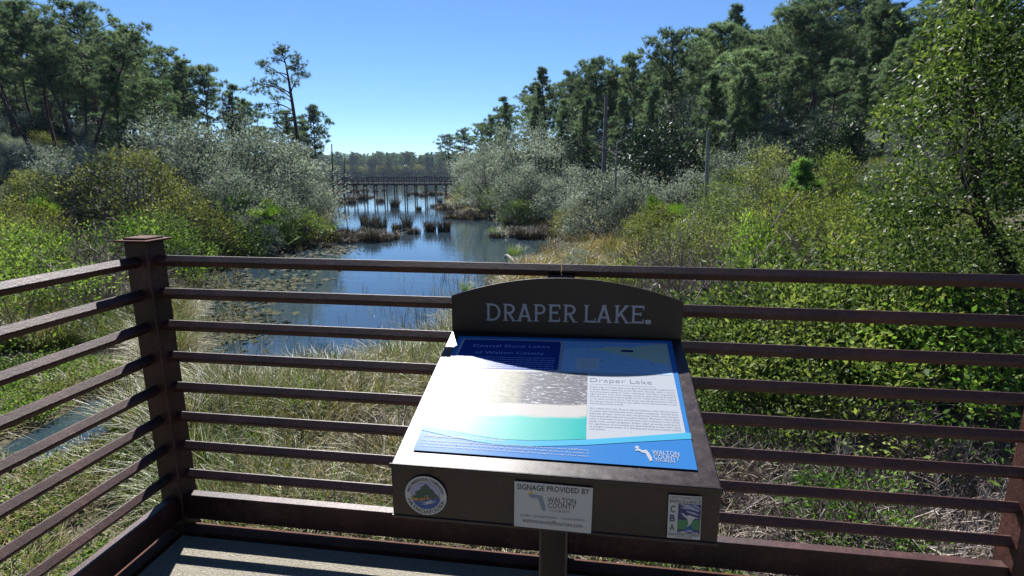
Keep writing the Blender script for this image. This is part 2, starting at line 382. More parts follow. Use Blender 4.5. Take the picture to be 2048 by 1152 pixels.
def prism(prof, x0, x1, mat, bev=.004):
    bm_v = [(x0, y, z) for y, z in prof] + [(x1, y, z) for y, z in prof]; n = len(prof)
    me = bpy.data.meshes.new('cabinet'); me.from_pydata(bm_v, [], [list(range(n)), list(range(2 * n - 1, n - 1, -1))] + [[(i + 1) % n, i, n + i, n + (i + 1) % n] for i in range(n)])
    me.materials.append(mat); me.update()
    import bmesh
    b = bmesh.new(); b.from_mesh(me); bmesh.ops.recalc_face_normals(b, faces=b.faces)
    if bev: bmesh.ops.bevel(b, geom=b.edges[:], offset=bev, segments=2, affect='EDGES', profile=.5)
    b.to_mesh(me); b.free(); return me
cab = sgn_part(link('cabinet', prism([(YF, ZF0), (YF, ZF1), (YB, ZB), (YB, .90), (YF + .14, ZF0)], SX0, SX1, M['frame'])))
# folded lip along the front edges
m = MB(); m.box(((SX0 + SX1) / 2, YF - .002, ZF1 - .004), (SX1 - SX0 + .006, .006, .014), bev=.002); m.box(((SX0 + SX1) / 2, YF - .001, ZF0 + .004), (SX1 - SX0 + .004, .005, .008), bev=.001)
sgn_part(m.build('edge_fold', M['frame']), cab)
# arched header
def arc_pts(n=28):
    xa, xb, za, zb, zp = SX0, SX1, 1.183, 1.187, 1.264; out = []
    for k in range(n + 1):
        u = k / n * 2 - 1; z = (za + zb) / 2 + (zb - za) / 2 * u; out.append((xa + (xb - xa) * k / n, z + (zp - (za + zb) / 2) * (1 - abs(u) ** 2.0)))
    return out
ar = arc_pts()
def header_mesh(y0, y1):
    prof = [(SX0, 1.0), *ar, (SX1, 1.0)]; n = len(prof)
    me = bpy.data.meshes.new('header_plate'); me.from_pydata([(x, y0, z) for x, z in prof] + [(x, y1, z) for x, z in prof], [], [list(range(n)), list(range(2 * n - 1, n - 1, -1))] + [[(i + 1) % n, i, n + i, n + (i + 1) % n] for i in range(n)])
    import bmesh
    b = bmesh.new(); b.from_mesh(me); bmesh.ops.recalc_face_normals(b, faces=b.faces); b.to_mesh(me); b.free(); me.materials.append(M['frame']); return me
HY = 2.0
hdr = sgn_part(link('header_plate', header_mesh(HY, HY + .008)))
pm = MB(); pm.box((-.085, 1.62, .38), (.092, .092, .80), bev=.006); sgn_part(pm.build('post', M['frame']))
pm = MB(); pm.box((-.085, 1.62, .006), (.2, .2, .012), bev=.003); sgn_part(pm.build('base_plate', M['frame']))

_tc = {}
def glyphs(body, off=0.0, res=2, shear=0.0, spacing=1.0):
    key = (body, off, res, shear, spacing)
    if key in _tc: return _tc[key]
    c = bpy.data.curves.new('t', 'FONT'); c.body = body; c.offset = off; c.resolution_u = res; c.shear = shear; c.fill_mode = 'FRONT'; c.space_character = spacing
    o = bpy.data.objects.new('t', c); me = bpy.data.meshes.new_from_object(o)
    V = np.array([v.co[:2] for v in me.vertices]) if len(me.vertices) else np.zeros((0, 2)); F = [list(p.vertices) for p in me.polygons]
    bpy.data.objects.remove(o); bpy.data.meshes.remove(me); bpy.data.curves.remove(c); _tc[key] = (V, F); return V, F
CAPH = float(glyphs('H')[0][:, 1].max())

class Art:
    """flat print on a plane: polygons and lettering in metres on that plane"""
    def __init__(s, O, eu, ev):
        s.O, s.eu, s.ev = (np.array(q, float) for q in (O, eu, ev)); s.en = np.cross(s.eu, s.ev); s.V, s.F, s.mi, s.mats, s.uv, s.k = [], [], [], [], [], 0
    def uvof(s, x, y):
        p = onplane(x, y, s.O, s.en) - s.O; return np.array([p @ s.eu, p @ s.ev])
    def raw(s, P, F, mat, z, uv=None):
        if mat not in s.mats: s.mats.append(mat)
        n = len(s.V)
        for k, q in enumerate(P): s.V.append(s.O + s.eu * q[0] + s.ev * q[1] + s.en * z); s.uv.append((0, 0) if uv is None else uv[k])
        for f in F: s.F.append([i + n for i in f]); s.mi.append(s.mats.index(mat))
    def poly(s, P, mat, z, uv=None): s.raw(P, [list(range(len(P)))], mat, z, uv)
    def ppoly(s, px, mat, z, uv=None): s.poly([s.uvof(*q) for q in px], mat, z, uv)
    def text(s, body, A, B, cap, mat, z, off=0.0, shear=0.0, res=2, spacing=1.0):
        """A, B: (u,v) of baseline start and end; cap: capital height in metres"""
        V, F = glyphs(body, off, res, shear, spacing)
        if len(V) == 0: return
        A = np.array(A); B = np.array(B); L = np.linalg.norm(B - A); d = (B - A) / L; nrm = np.array([-d[1], d[0]])
        x = (V[:, 0] - V[:, 0].min()) / (np.ptp(V[:, 0]) + 1e-9) * L; y = V[:, 1] * cap / CAPH
        s.raw(A + x[:, None] * d + y[:, None] * nrm, F, mat, z)
    def ptext(s, body, pa, pb, cap, mat, z, **kw): s.text(body, s.uvof(*pa), s.uvof(*pb), cap, mat, z, **kw)
    def bar(s, a, b, t, mat, z):
        a = np.array(a, float); b = np.array(b, float); d = (b - a) / (np.linalg.norm(b - a) + 1e-9); n = np.array([-d[1], d[0]]) * t / 2
        s.poly([a - n, b - n, b + n, a + n], mat, z)
    def disc(s, c, r, mat, z, n=40, r0=0.0, a0=0, a1=2 * math.pi):
        c = np.array(c); a = np.linspace(a0, a1, n + 1)
        if r0 == 0: s.poly([c + r * np.array([math.cos(q), math.sin(q)]) for q in a[:-1]], mat, z)
        else:
            for p, q in zip(a[:-1], a[1:]):
                s.poly([c + r0 * np.array([math.cos(p), math.sin(p)]), c + r * np.array([math.cos(p), math.sin(p)]), c + r * np.array([math.cos(q), math.sin(q)]), c + r0 * np.array([math.cos(q), math.sin(q)])], mat, z)
    def arctext(s, body, c, r, a0, a1, cap, mat, z, inside=False):
        adv = []
        for ch in body: V, F = glyphs(ch if ch != ' ' else 'i'); adv.append((np.ptp(V[:, 0]) if len(V) else .3) + .12)
        tot = sum(adv); x = 0.0; c = np.array(c)
        for ch, w_ in zip(body, adv):
            a = a0 + (a1 - a0) * (x + w_ / 2) / tot; x += w_
            if ch == ' ': continue
            V, F = glyphs(ch); V = (V - np.array([(V[:, 0].min() + V[:, 0].max()) / 2, 0])) * cap / CAPH
            up = np.array([math.cos(a), math.sin(a)]) * (-1 if inside else 1); rt = np.array([up[1], -up[0]])
            s.raw(c + np.array([math.cos(a), math.sin(a)]) * r + V[:, :1] * rt + V[:, 1:] * up, F, mat, z)
    def build(s, name, parent=None):
        me = bpy.data.meshes.new(name); me.from_pydata([tuple(v) for v in s.V], [], s.F)
        for m_ in s.mats: me.materials.append(m_)
        me.polygons.foreach_set('material_index', s.mi)
        l = me.uv_layers.new(name='UVMap'); li = np.zeros(len(me.loops), dtype=np.int32); me.loops.foreach_get('vertex_index', li); l.data.foreach_set('uv', np.array(s.uv, dtype=np.float32)[li].ravel())
        me.update()
        if len(me.polygons) and sum(p.normal.dot(Vector(s.en)) for p in me.polygons) < 0: me.flip_normals()
        return sgn_part(link(name, me), parent)

def ink(name, c, rough=.33, spec=.05): return plain(name, c, rough, 0, spec)
INK = {k: ink('print_' + k, c) for k, c in dict(white=(.31, .33, .36), blue=(.028, .135, .35), navy=(.010, .036, .19), cyan=(.05, .27, .41), grey=(.10, .14, .20),
       pale=(.46, .64, .78), skyblue=(.16, .40, .72), legend=(.46, .48, .48), dark=(.01, .02, .06), rim=(.40, .52, .85)).items()}
DEC = {k: plain('decal_' + k, c, .5) for k, c in dict(white=(.52, .51, .50), black=(.012, .012, .015), green=(.03, .12, .06), leaf=(.035, .055, .045), orange=(.42, .20, .05), blue=(.03, .085, .30),
       navy=(.02, .03, .13), lav=(.36, .36, .50), steel=(.22, .25, .31), lime=(.05, .20, .09), yellow=(.55, .45, .12), grey=(.16, .16, .18)).items()}

# title letters: sans strokes with small spurs, on the header
M['letter'] = plain('grey_letter_paint', (.36, .36, .40), .5)
def title():
    A = Art((0, HY - .0012, 0), (1, 0, 0), (0, 0, 1)); lm = M['letter']; kk = [0]
    z0 = A.uvof(972, 641); z1 = A.uvof(1284, 647); capL = A.uvof(975, 607)[1] - z0[1]
    base = lambda x: z0[1] + (z1[1] - z0[1]) * (x - z0[0]) / (z1[0] - z0[0])
    def st(a, b, t): kk[0] += 1; A.bar(a, b, t, lm, .00004 * (kk[0] % 9))
    def letter(ch, x, w):
        y0, y1 = base(x + w / 2), base(x + w / 2) + capL; t = .0090; s_ = .0055; h = y1 - y0; q = t * .42
        v = lambda xx, serifs=True: (st((xx, y0), (xx, y1), t), serifs and (st((xx - t / 2 - s_, y0 + q / 2), (xx + t / 2 + s_, y0 + q / 2), q), st((xx - t / 2 - s_, y1 - q / 2), (xx + t / 2 + s_, y1 - q / 2), q)))
        def bowl(cx, cy, rx, ry, xl):
            st((xl, cy + ry - t * .42), (cx, cy + ry - t * .42), t * .85); st((xl, cy - ry + t * .42), (cx, cy - ry + t * .42), t * .85)
            a = np.linspace(-math.pi / 2, math.pi / 2, 15)
            for p, r_ in zip(a[:-1], a[1:]):
                kk[0] += 1; A.poly([(cx + (rx - t) * math.cos(p), cy + (ry - t * .85) * math.sin(p)), (cx + rx * math.cos(p), cy + ry * math.sin(p)), (cx + rx * math.cos(r_), cy + ry * math.sin(r_)), (cx + (rx - t) * math.cos(r_), cy + (ry - t * .85) * math.sin(r_))], lm, .0003)
        xl = x + t / 2 + s_
        if ch == 'D': v(xl); bowl(x + w * .45, (y0 + y1) / 2, w * .55, h / 2, xl)
        if ch in 'PR': v(xl); bowl(x + w * .5, y1 - h * .29, w * .45, h * .29, xl)
        if ch == 'R': st((x + w * .48, y0 + h * .44), (x + w - t * .6, y0), t); st((x + w - t * 1.5, y0 + q / 2), (x + w + s_, y0 + q / 2), q)
        if ch in 'EL':
            v(xl); st((xl, y0 + t * .42), (x + w, y0 + t * .42), t * .85); st((x + w - q / 2, y0), (x + w - q / 2, y0 + t * 1.9), q)
        if ch == 'E':
            st((xl, y1 - t * .42), (x + w, y1 - t * .42), t * .85); st((x + w - q / 2, y1), (x + w - q / 2, y1 - t * 1.9), q)
            st((xl, y0 + h * .53), (x + w * .76, y0 + h * .53), t * .8); st((x + w * .76, y0 + h * .43), (x + w * .76, y0 + h * .63), q)
        if ch == 'A':
            c = x + w / 2; st((x + t * .7, y0), (c, y1), t); st((x + w - t * .7, y0), (c, y1), t * 1.05); st((x + w * .25, y0 + h * .3), (x + w * .75, y0 + h * .3), t * .8)
            for e in (x + t * .7, x + w - t * .7): st((e - t, y0 + q / 2), (e + t, y0 + q / 2), q)
            st((c - t * .9, y1 - q / 2), (c + t * .9, y1 - q / 2), q)
        if ch == 'K':
            v(xl); st((xl + t * .3, y0 + h * .36), (x + w - t * .9, y1), t); st((x + w * .42, y0 + h * .56), (x + w - t * .5, y0), t)
            st((x + w - t * 1.6, y0 + q / 2), (x + w + s_, y0 + q / 2), q); st((x + w - t * 2, y1 - q / 2), (x + w, y1 - q / 2), q)
        if ch == '.':
            A.poly([(x + w * .5 + w * .5 * math.copysign(abs(math.cos(a)) ** .5, math.cos(a)), y0 + .006 + .0085 * math.copysign(abs(math.sin(a)) ** .5, math.sin(a))) for a in np.linspace(0, 2 * math.pi, 24, endpoint=False)], lm, .0004)
    spans = [('D', 972, 1001), ('R', 1006, 1031), ('A', 1035, 1063), ('P', 1067, 1092), ('E', 1096, 1120), ('R', 1126, 1152), ('L', 1167, 1191), ('A', 1193, 1222), ('K', 1228, 1257), ('E', 1261, 1287), ('.', 1290, 1302)]
    for ch, a, b in spans:
        ua, ub = A.uvof(a, 641)[0], A.uvof(b, 645)[0]; letter(ch, ua, ub - ua)
    A.build('title_lettering', hdr)
title()

# information panel, in the plane of the slope
sl = np.array([0, YB - YF, ZB - ZF1]); sl /= np.linalg.norm(sl)
PO = np.array([SX0, YF, ZF1 + .0035])
def photo_mat():
    m, t, b = nt('aerial_print'); uv = coords(t, 'UV'); sx = t.nodes.new('ShaderNodeSeparateXYZ'); t.links.new(uv, sx.inputs[0]); u, v = sx.outputs[0], sx.outputs[1]
    mp = t.nodes.new('ShaderNodeMapping'); mp.inputs['Scale'].default_value = (3, 9, 1); t.links.new(uv, mp.inputs['Vector'])
    n1 = noise(t, 2.0, 5, .6, mp.outputs[0]); n2 = noise(t, 6.0, 5, .7, mp.outputs[0], 1.0); n3 = noise(t, 1.5, 3, .5, uv)
    j = math_(t, 'MULTIPLY', math_(t, 'SUBTRACT', n1, .5), .10)
    vv = math_(t, 'ADD', v, j)
    sea = mix(t, u, (.22, .44, .37), (.015, .27, .25)); sea = mix(t, math_(t, 'MULTIPLY', n1, .35), sea, (.03, .34, .33))
    sand = (.36, .345, .33)
    land = mix(t, ramp(t, n2, [(.4, (0, 0, 0)), (.6, (1, 1, 1))]), (.31, .29, .25), (.15, .16, .13))
    lake = mix(t, ramp(t, n2, [(.55, (0, 0, 0)), (.62, (1, 1, 1))]), (.11, .11, .125), (.42, .42, .44))
    rightmask = ramp(t, math_(t, 'ADD', u, math_(t, 'MULTIPLY', math_(t, 'SUBTRACT', n3, .5), .25)), [(.50, (0, 0, 0)), (.55, (1, 1, 1))])
    up = mix(t, rightmask, land, lake)
    c = mix(t, ramp(t, vv, [(.285, (0, 0, 0)), (.33, (1, 1, 1))]), sea, sand)
    c = mix(t, ramp(t, vv, [(.47, (0, 0, 0)), (.50, (1, 1, 1))]), c, up)
    t.links.new(c, b.inputs['Base Color']); b.inputs['Roughness'].default_value = .33; b.inputs['Specular IOR Level'].default_value = .05; return m
def map_mat():
    m, t, b = nt('map_print'); uv = coords(t, 'UV'); sx = t.nodes.new('ShaderNodeSeparateXYZ'); t.links.new(uv, sx.inputs[0]); u, v = sx.outputs[0], sx.outputs[1]
    n1 = noise(t, 5.0, 4, .6, uv)
    f = math_(t, 'ADD', math_(t, 'ADD', v, math_(t, 'MULTIPLY', u, .62)), math_(t, 'MULTIPLY', math_(t, 'SUBTRACT', n1, .5), .16))
    c = ramp(t, f, [(.90, (.28, .43, .56)), (.925, (.43, .47, .34))])
    bay = ramp(t, math_(t, 'ADD', math_(t, 'SUBTRACT', v, math_(t, 'MULTIPLY', u, .25)), math_(t, 'MULTIPLY', math_(t, 'SUBTRACT', n1, .5), .35)), [(.70, (0, 0, 0)), (.73, (1, 1, 1))])
    c = mix(t, bay, c, (.20, .35, .55))
    t.links.new(c, b.inputs['Base Color']); b.inputs['Roughness'].default_value = .33; b.inputs['Specular IOR Level'].default_value = .05; return m
M['photo'] = photo_mat(); M['map'] = map_mat()
def panel():
    A = Art(PO, (1, 0, 0), sl)
    A.ppoly([(826, 900), (1395, 940), (1343, 682), (918, 672)], INK['blue'], 0)
    ip = A.build('info_panel')
    # thin edge of the panel sheet
    # white field and swoosh
    B = Art(PO, (1, 0, 0), sl)
    sw_t = [(849, 850), (900, 862), (950, 872), (1000, 879), (1060, 882), (1120, 881), (1180, 879), (1260, 874), (1371, 866)]
    sw_b = [(843, 860), (900, 873), (950, 883), (1000, 890), (1060, 893), (1120, 892), (1180, 890), (1260, 885), (1383, 878)]
    B.ppoly(sw_t + [(1334, 687), (926, 677)], INK['white'], .0006)
    B.ppoly(sw_b + [(1381, 866)] + sw_t[::-1], INK['cyan'], .0009)
    B.build('white_field', ip)
    B = Art(PO, (1, 0, 0), sl)
    B.ppoly([(904, 736), (1113, 741), (1116, 738), (1122, 688), (1119, 684), (930, 679)], INK['navy'], .0012)
    for (pa, pb, tx) in (((946, 694), (1099, 696.5), 'Coastal Dune Lakes'), ((950, 707.5), (1088, 710), 'of Walton County')):
        B.ptext(tx, pa, pb, .0165, INK['rim'], .0016, off=-.012, res=3)
    rnd = random.Random(3)
    for r in range(6):
        y = 713.5 + r * 4.1; x0 = 921 - r * 3.3; x1 = 1110 - r * .6; x = x0
        while x < x1:
            wd = rnd.uniform(5, 17); e = min(x + wd, x1); yy = y + (x - x0) * .022
            a, b = B.uvof(x, yy), B.uvof(e, yy + (e - x) * .022); B.bar(a, b, .0018, INK['rim'], .0016); x = e + 1.8
    B.build('title_box', ip)
    B = Art(PO, (1, 0, 0), sl)
    B.ppoly([(862, 843), (900, 861.5), (950, 871.5), (1000, 878.5), (1060, 881.5), (1120, 880.5), (1172, 878.5), (1175, 750), (1172, 747), (904, 740)], M['photo'], .0012,
            [(0, .06), (.1, .02), (.25, .0), (.42, .0), (.6, .0), (.8, .0), (1, .0), (1, .98), (.99, 1), (0, 1)])
    B.build('aerial_picture', ip)
    B = Art(PO, (1, 0, 0), sl)
    B.ppoly([(1122, 743), (1344, 751), (1333, 688), (1129, 683)], M['map'], .0012, [(0, 0), (1, 0), (1, 1), (0, 1)])
    B.ppoly([(1152, 739), (1198, 741), (1200, 718), (1154, 716)], INK['legend'], .0015)
    for k in range(5): B.bar(B.uvof(1162, 723 + k * 3), B.uvof(1190, 724 + k * 3), .0008, INK['grey'], .0018)
    B.ppoly([(1242, 704.5), (1267, 705.5), (1266, 701.5), (1242, 700.5)], INK['dark'], .0018)
    for k in range(34):
        x = rnd.uniform(1140, 1320); y = 690 + (x - 1140) * .17 + rnd.uniform(0, 14) + (4 if k % 3 else 18)
        if y > 745: continue
        L = rnd.uniform(1.5, 9); B.bar(B.uvof(x, y), B.uvof(x + L, y + L * .02), rnd.uniform(.0010, .0024), INK['grey'], .0016)
    B.build('county_map', ip)
    B = Art(PO, (1, 0, 0), sl)
    B.ptext('Draper Lake', (1180.5, 764), (1304, 769.3), .0215, INK['grey'], .0012, off=-.016, res=3)
    B.bar(B.uvof(1180, 768.3), B.uvof(1308, 774.4), .0008, INK['grey'], .0013)
    B.build('panel_heading', ip)
    P1 = ["Draper Lake is a hidden gem in the Blue Mountain Beach neighborhood", "in South Walton. Spanning across 28 acres, this lake offers a serene", "and picturesque setting for nature enthusiasts. The lake is a captivating",
          "sight and one of the best vantage points to appreciate its beauty is", "from the charming covered bridge on the Timpoochee Trail, located", "on the lake's northern shore. This scenic spot allows visitors to take in",
          "the tranquil waters of Draper Lake while immersing themselves in the", "surrounding natural beauty."]
    P2 = ["As a coastal dune lake, Draper Lake participates in the intricate dance", "of nature that characterizes these unique ecosystems. Coastal dune", "lakes like Draper serve as vital components of the environment,",
          "fostering biodiversity and ecological balance. Moreover, these lakes", "serve as important sources of fresh water and contribute to the overall", "health of the coastal ecosystem. Draper Lake's presence underscores",
          "the significance of preserving and understanding coastal dune lakes", "as integral components of a thriving and interconnected natural", "environment."]
    B = Art(PO, (1, 0, 0), sl)
    for k, s_ in enumerate(P1):
        y = 774.6 + k * 4.75; xl = 1180 - k * .1; xr = 1349 + k * .75 if k < 7 else 1247
        B.ptext(s_, (xl, y), (xr, y + (xr - xl) * .047), .0062, INK['grey'], .0012, res=1)
    for k, s_ in enumerate(P2):
        y = 817.5 + k * 5.2; xl = 1179.5 - k * .15; xr = 1356 + k * .95 if k < 8 else 1211
        B.ptext(s_, (xl, y), (xr, y + (xr - xl) * .049), .0064, INK['grey'], .0012, res=1)
    B.build('body_text', ip)
    B = Art(PO, (1, 0, 0), sl)
    B.ptext("Don't panic, the water color is organic!", (848, 872.5), (1011, 883.5), .0105, INK['white'], .0012, off=.008)
    L3 = ["The dark water color comes from the organic vegetation like pine tree roots, native wildflowers", "and marsh grasses that surround the lakes. As that vegetation breaks down in the water, it", "releases tannins that turn the water brown, much like a bag of tea steeps in a cup of hot water."]
    for k, s_ in enumerate(L3):
        B.ptext(s_, (842 - k * 2, 881 + k * 5.5), (1177 + k * 1.0, 902.5 + k * 6.0), .0066, INK['white'], .0012, res=1)
    B.build('footer_text', ip)
    B = Art(PO, (1, 0, 0), sl)
    B.ppoly([(1270, 899), (1277, 897), (1284, 901), (1293, 900), (1297, 905), (1303, 914), (1305, 922), (1300, 923), (1295, 914), (1291, 907), (1285, 906), (1278, 902), (1271, 902)], INK['white'], .0012)
    c = B.uvof(1274, 895); B.disc(c, .0055, INK['white'], .0014)
    B.ptext('WALTON', (1305, 909), (1359, 913), .0165, INK['white'], .0012); B.ptext('COUNTY', (1308, 918), (1360, 922), .0165, INK['white'], .0012); B.ptext('TOURISM', (1310, 923), (1350, 926.5), .0085, INK['white'], .0012)
    B.build('tourism_logo', ip)
    B = Art(PO, (1, 0, 0), sl)
    for k in range(26):
        x = rnd.uniform(850, 1370); y = rnd.uniform(745, 925); a = rnd.uniform(0, 6.28); L = rnd.uniform(.6, 5) if k % 4 == 0 else rnd.uniform(.5, 1.8)
        B.bar(B.uvof(x, y), B.uvof(x + L * math.cos(a), y + L * math.sin(a) * .6), .0013, INK['grey'], .0024)
    B.build('pine_litter', ip)['kind'] = 'stuff'
panel()

# decals on the front face
FYP = YF - .0058
def front_art(): return Art((0, FYP, 0), (1, 0, 0), (0, 0, 1))
def florida(B, x0, y0, sx, sy, mat, z):
    pts = [(0, .93), (.02, .84), (.16, .80), (.30, .74), (.42, .80), (.55, .78), (.66, .58), (.72, .36), (.84, .12), (.95, .0), (1.04, .12), (1.02, .34), (.92, .62), (.86, .86), (.82, .96), (.6, .95), (.3, .97), (.25, 1.0), (.05, 1.0)]
    B.poly([(x0 + sx * a, y0 + sy * b) for a, b in pts], mat, z)
def round_decal():
    B = front_art(); c = B.uvof(851.5, 991.5); r = abs(B.uvof(893, 992)[0] - B.uvof(810, 992)[0]) / 2
    B.disc(c, r, DEC['white'], 0); B.disc(c, r * .70, DEC['black'], .0003, r0=r * .685)
    q = r * .685
    # inner picture: pale sky, sand, water, pines
    cl = lambda P: [c + np.array(p) * q for p in P]
    seg = lambda y0, y1, n=14: [(-math.sqrt(1 - y * y), y) for y in np.linspace(y1, y0, n)] + [(math.sqrt(1 - y * y), y) for y in np.linspace(y0, y1, n)]
    B.poly(cl(seg(-.999, .999, 30)), DEC['lav'], .0002)
    B.poly(cl(seg(-.6, -.05)), DEC['orange'], .0004)
    wave = [(-math.sqrt(1 - y * y), y) for y in np.linspace(-.42, -.995, 12)] + [(math.sqrt(1 - y * y), y) for y in np.linspace(-.995, -.12, 14)] + [(.6, -.12), (.25, -.2), (-.1, -.36), (-.45, -.46)]
    B.poly(cl(wave), DEC['blue'], .0006)
    for s_ in (0, 1): B.poly(cl([(-.35, -.55 - s_ * .14), (0, -.46 - s_ * .12), (.35, -.3 - s_ * .14), (.75, -.27 - s_ * .1), (.4, -.38 - s_ * .14), (.05, -.55 - s_ * .1)]), DEC['white'], .0008)
    rr = random.Random(2)
    for tx, ty, h in ((0, -.35, 1.2), (-.48, -.42, .7), (.52, -.32, .62)):
        B.poly(cl([(tx - .03, ty), (tx + .03, ty), (tx + .02, ty + h * .8), (tx - .02, ty + h * .8)]), DEC['black'], .0009)
        for k in range(11):
            yy = ty + h * (.38 + .6 * k / 10); ww = h * .5 * (1 - (k / 10) ** 1.6) + .10; xx = tx + rr.uniform(-.1, .1)
            if abs(xx) + ww > .97: ww = .97 - abs(xx)
            B.poly(cl([(xx - ww, yy - .03), (xx, yy - .06), (xx + ww, yy - .02), (xx + ww * .5, yy + .06), (xx - ww * .4, yy + .07)]), DEC['leaf'] if k % 3 else DEC['green'], .0010 + .00003 * k)
    B.arctext('PRIDE · PRESERVATION · CONSERVATION', c, r * .76, math.radians(168), math.radians(12), r * .145, DEC['black'], .0005)
    B.arctext('WALTON COUNTY, FLORIDA', c, r * .93, math.radians(195), math.radians(345), r * .175, DEC['black'], .0005, inside=True)
    B.build('round_decal', cab)
round_decal()
def provider():
    B = front_art(); B.ppoly([(1028, 1052), (1182, 1067), (1186, 976), (1029, 962)], DEC['white'], 0)
    B.ptext('SIGNAGE PROVIDED BY', (1034, 978), (1179, 988.5), .0150, DEC['black'], .0004, off=.012)
    a = B.uvof(1057, 1021); b = B.uvof(1090, 990); florida(B, a[0], a[1], b[0] - a[0], b[1] - a[1], DEC['steel'], .0004)
    B.disc(B.uvof(1061, 986.5), .0065, DEC['yellow'], .0003)
    for tx, pa, pb, cp_, mt in (('WALTON', (1094.5, 1004.5), (1152, 1008.5), .0155, 'black'), ('COUNTY', (1096, 1015), (1151, 1019), .0145, 'black'), ('TOURISM', (1097, 1023), (1138, 1027), .0085, 'grey'),
                            ('pride · preservation · conservation', (1042, 1032), (1169, 1043), .0085, 'grey'), ('waltoncountyfltourism.com', (1045, 1043.5), (1165, 1056), .0128, 'black')):
        B.ptext(tx, pa, pb, cp_, DEC[mt], .0004)
    B.build('provider_plate', cab)
provider()
def alliance():
    B = front_art(); B.ppoly([(1334, 1075), (1400, 1080), (1404, 993.5), (1337.5, 989.5)], DEC['white'], 0)
    B.ptext('CHOCTAWHATCHEE', (1339, 997), (1402, 1000.5), .0075, DEC['black'], .0004); B.ptext('BASIN ALLIANCE', (1339, 1004.5), (1402, 1008), .0085, DEC['black'], .0004, off=.01)
    for ch, y, mt in (('C', 1024, 'green'), ('B', 1042, 'navy'), ('A', 1060.5, 'green')): B.ptext(ch, (1340 - (y - 1024) * .04, y), (1350.5 - (y - 1024) * .04, y + .6), .0185, DEC[mt], .0004, off=.03)
    o = B.uvof(1354, 1065); e1 = B.uvof(1399, 1068.5) - o; e2 = B.uvof(1357, 1006.5) - o
    q = lambda P: [o + e1 * a + e2 * b for a, b in P]
    B.poly(q([(0, 0), (1, 0), (1, 1), (0, 1)]), DEC['navy'], .0004)
    B.poly(q([(0, .12), (1, .14), (1, .48), (.6, .46), (0, .45)]), DEC['lime'], .0006)
    B.poly(q([(.3, 0.05), (.75, 0.05), (.62, .25), (.5, .3), (.4, .22)]), DEC['blue'], .0008)
    for P in ([(.05, .98), (.45, .98), (.95, .80), (.9, .76), (.4, .84)], [(.55, .98), (.75, .98), (.98, .88), (.98, .84)], [(.35, .78), (.75, .72), (.98, .62), (.7, .66), (.4, .72)], [(.05, .86), (.3, .88), (.55, .82), (.25, .83)]): B.poly(q(P), DEC['lav'], .0006)
    heron = [(.12, .67), (.22, .69), (.30, .63), (.38, .60), (.50, .63), (.66, .60), (.97, .53), (.78, .53), (.66, .48), (.62, .38), (.52, .28), (.42, .20), (.48, .34), (.44, .46), (.36, .54), (.27, .57), (.2, .64)]
    B.poly(q(heron), DEC['white'], .0010)
    for P in ([(.02, .04), (.3, .07), (.5, .03), (.25, .01)], [(.35, .10), (.6, .12), (.7, .08), (.5, .07)], [(.6, .04), (.9, .06), (.95, .02), (.7, .01)]): B.poly(q(P), DEC['white'], .0011)
    B.ptext('NORTHWEST FLORIDA', (1336.5, 1070), (1398, 1073.5), .0072, DEC['black'], .0004, off=.008); B.ptext('STATE COLLEGE', (1350, 1074.5), (1384, 1076.8), .0042, DEC['black'], .0004)
    B.build('alliance_decal', cab)
alliance()

# ------------------------------------------------------------------ plant builders (each returns a dict part name -> mesh)
def unit(v): return v / (np.linalg.norm(v, axis=-1, keepdims=True) + 1e-9)
def add_leaves(mb, P, D, L, Wd, rng, mat=0, rnd=None, jit=.6):
    """rhombic leaves at P growing along D"""
    n = len(P)
    if n == 0: return
    a = unit(D + rng.normal(0, jit, (n, 3))); b = unit(np.cross(a, rng.normal(0, 1, (n, 3)))); L = (L * rng.uniform(.5, 1.45, n))[:, None]; W = Wd * L / L.mean()
    V = np.stack([P, P + a * L * .45 + b * W * .5, P + a * L, P + a * L * .45 - b * W * .5], 1).reshape(-1, 3)
    F = np.arange(4 * n).reshape(-1, 4); r = rng.uniform(0, 1, n) if rnd is None else rnd
    mb.add(V, F, mat, np.repeat(r, 4))
def add_needles(mb, P, D, L, Wd, k, rng, mat=0, rnd=None, spread=.75):
    n = len(P); P2 = np.repeat(P, k, 0); a = unit(np.repeat(unit(D), k, 0) + rng.normal(0, spread, (n * k, 3))); b = unit(np.cross(a, rng.normal(0, 1, a.shape)))
    L2 = (L * rng.uniform(.7, 1.2, n * k))[:, None]
    V = np.stack([P2 + b * Wd * .5, P2 - b * Wd * .5, P2 + a * L2], 1).reshape(-1, 3); r = np.repeat(rng.uniform(0, 1, n) if rnd is None else rnd, k)
    mb.add(V, np.arange(3 * n * k).reshape(-1, 3), mat, np.repeat(np.clip(r + rng.normal(0, .12, n * k), 0, 1), 3))
def curve(p0, p1, bend, n, rng):
    t = np.linspace(0, 1, n)[:, None]; d = p1 - p0; L = np.linalg.norm(d); off = rng.normal(0, 1, 3) * bend * L
    return p0 + d * t + off * np.sin(t * math.pi) + np.cumsum(rng.normal(0, .02 * L / n, (n, 3)), 0) * (t > 0)

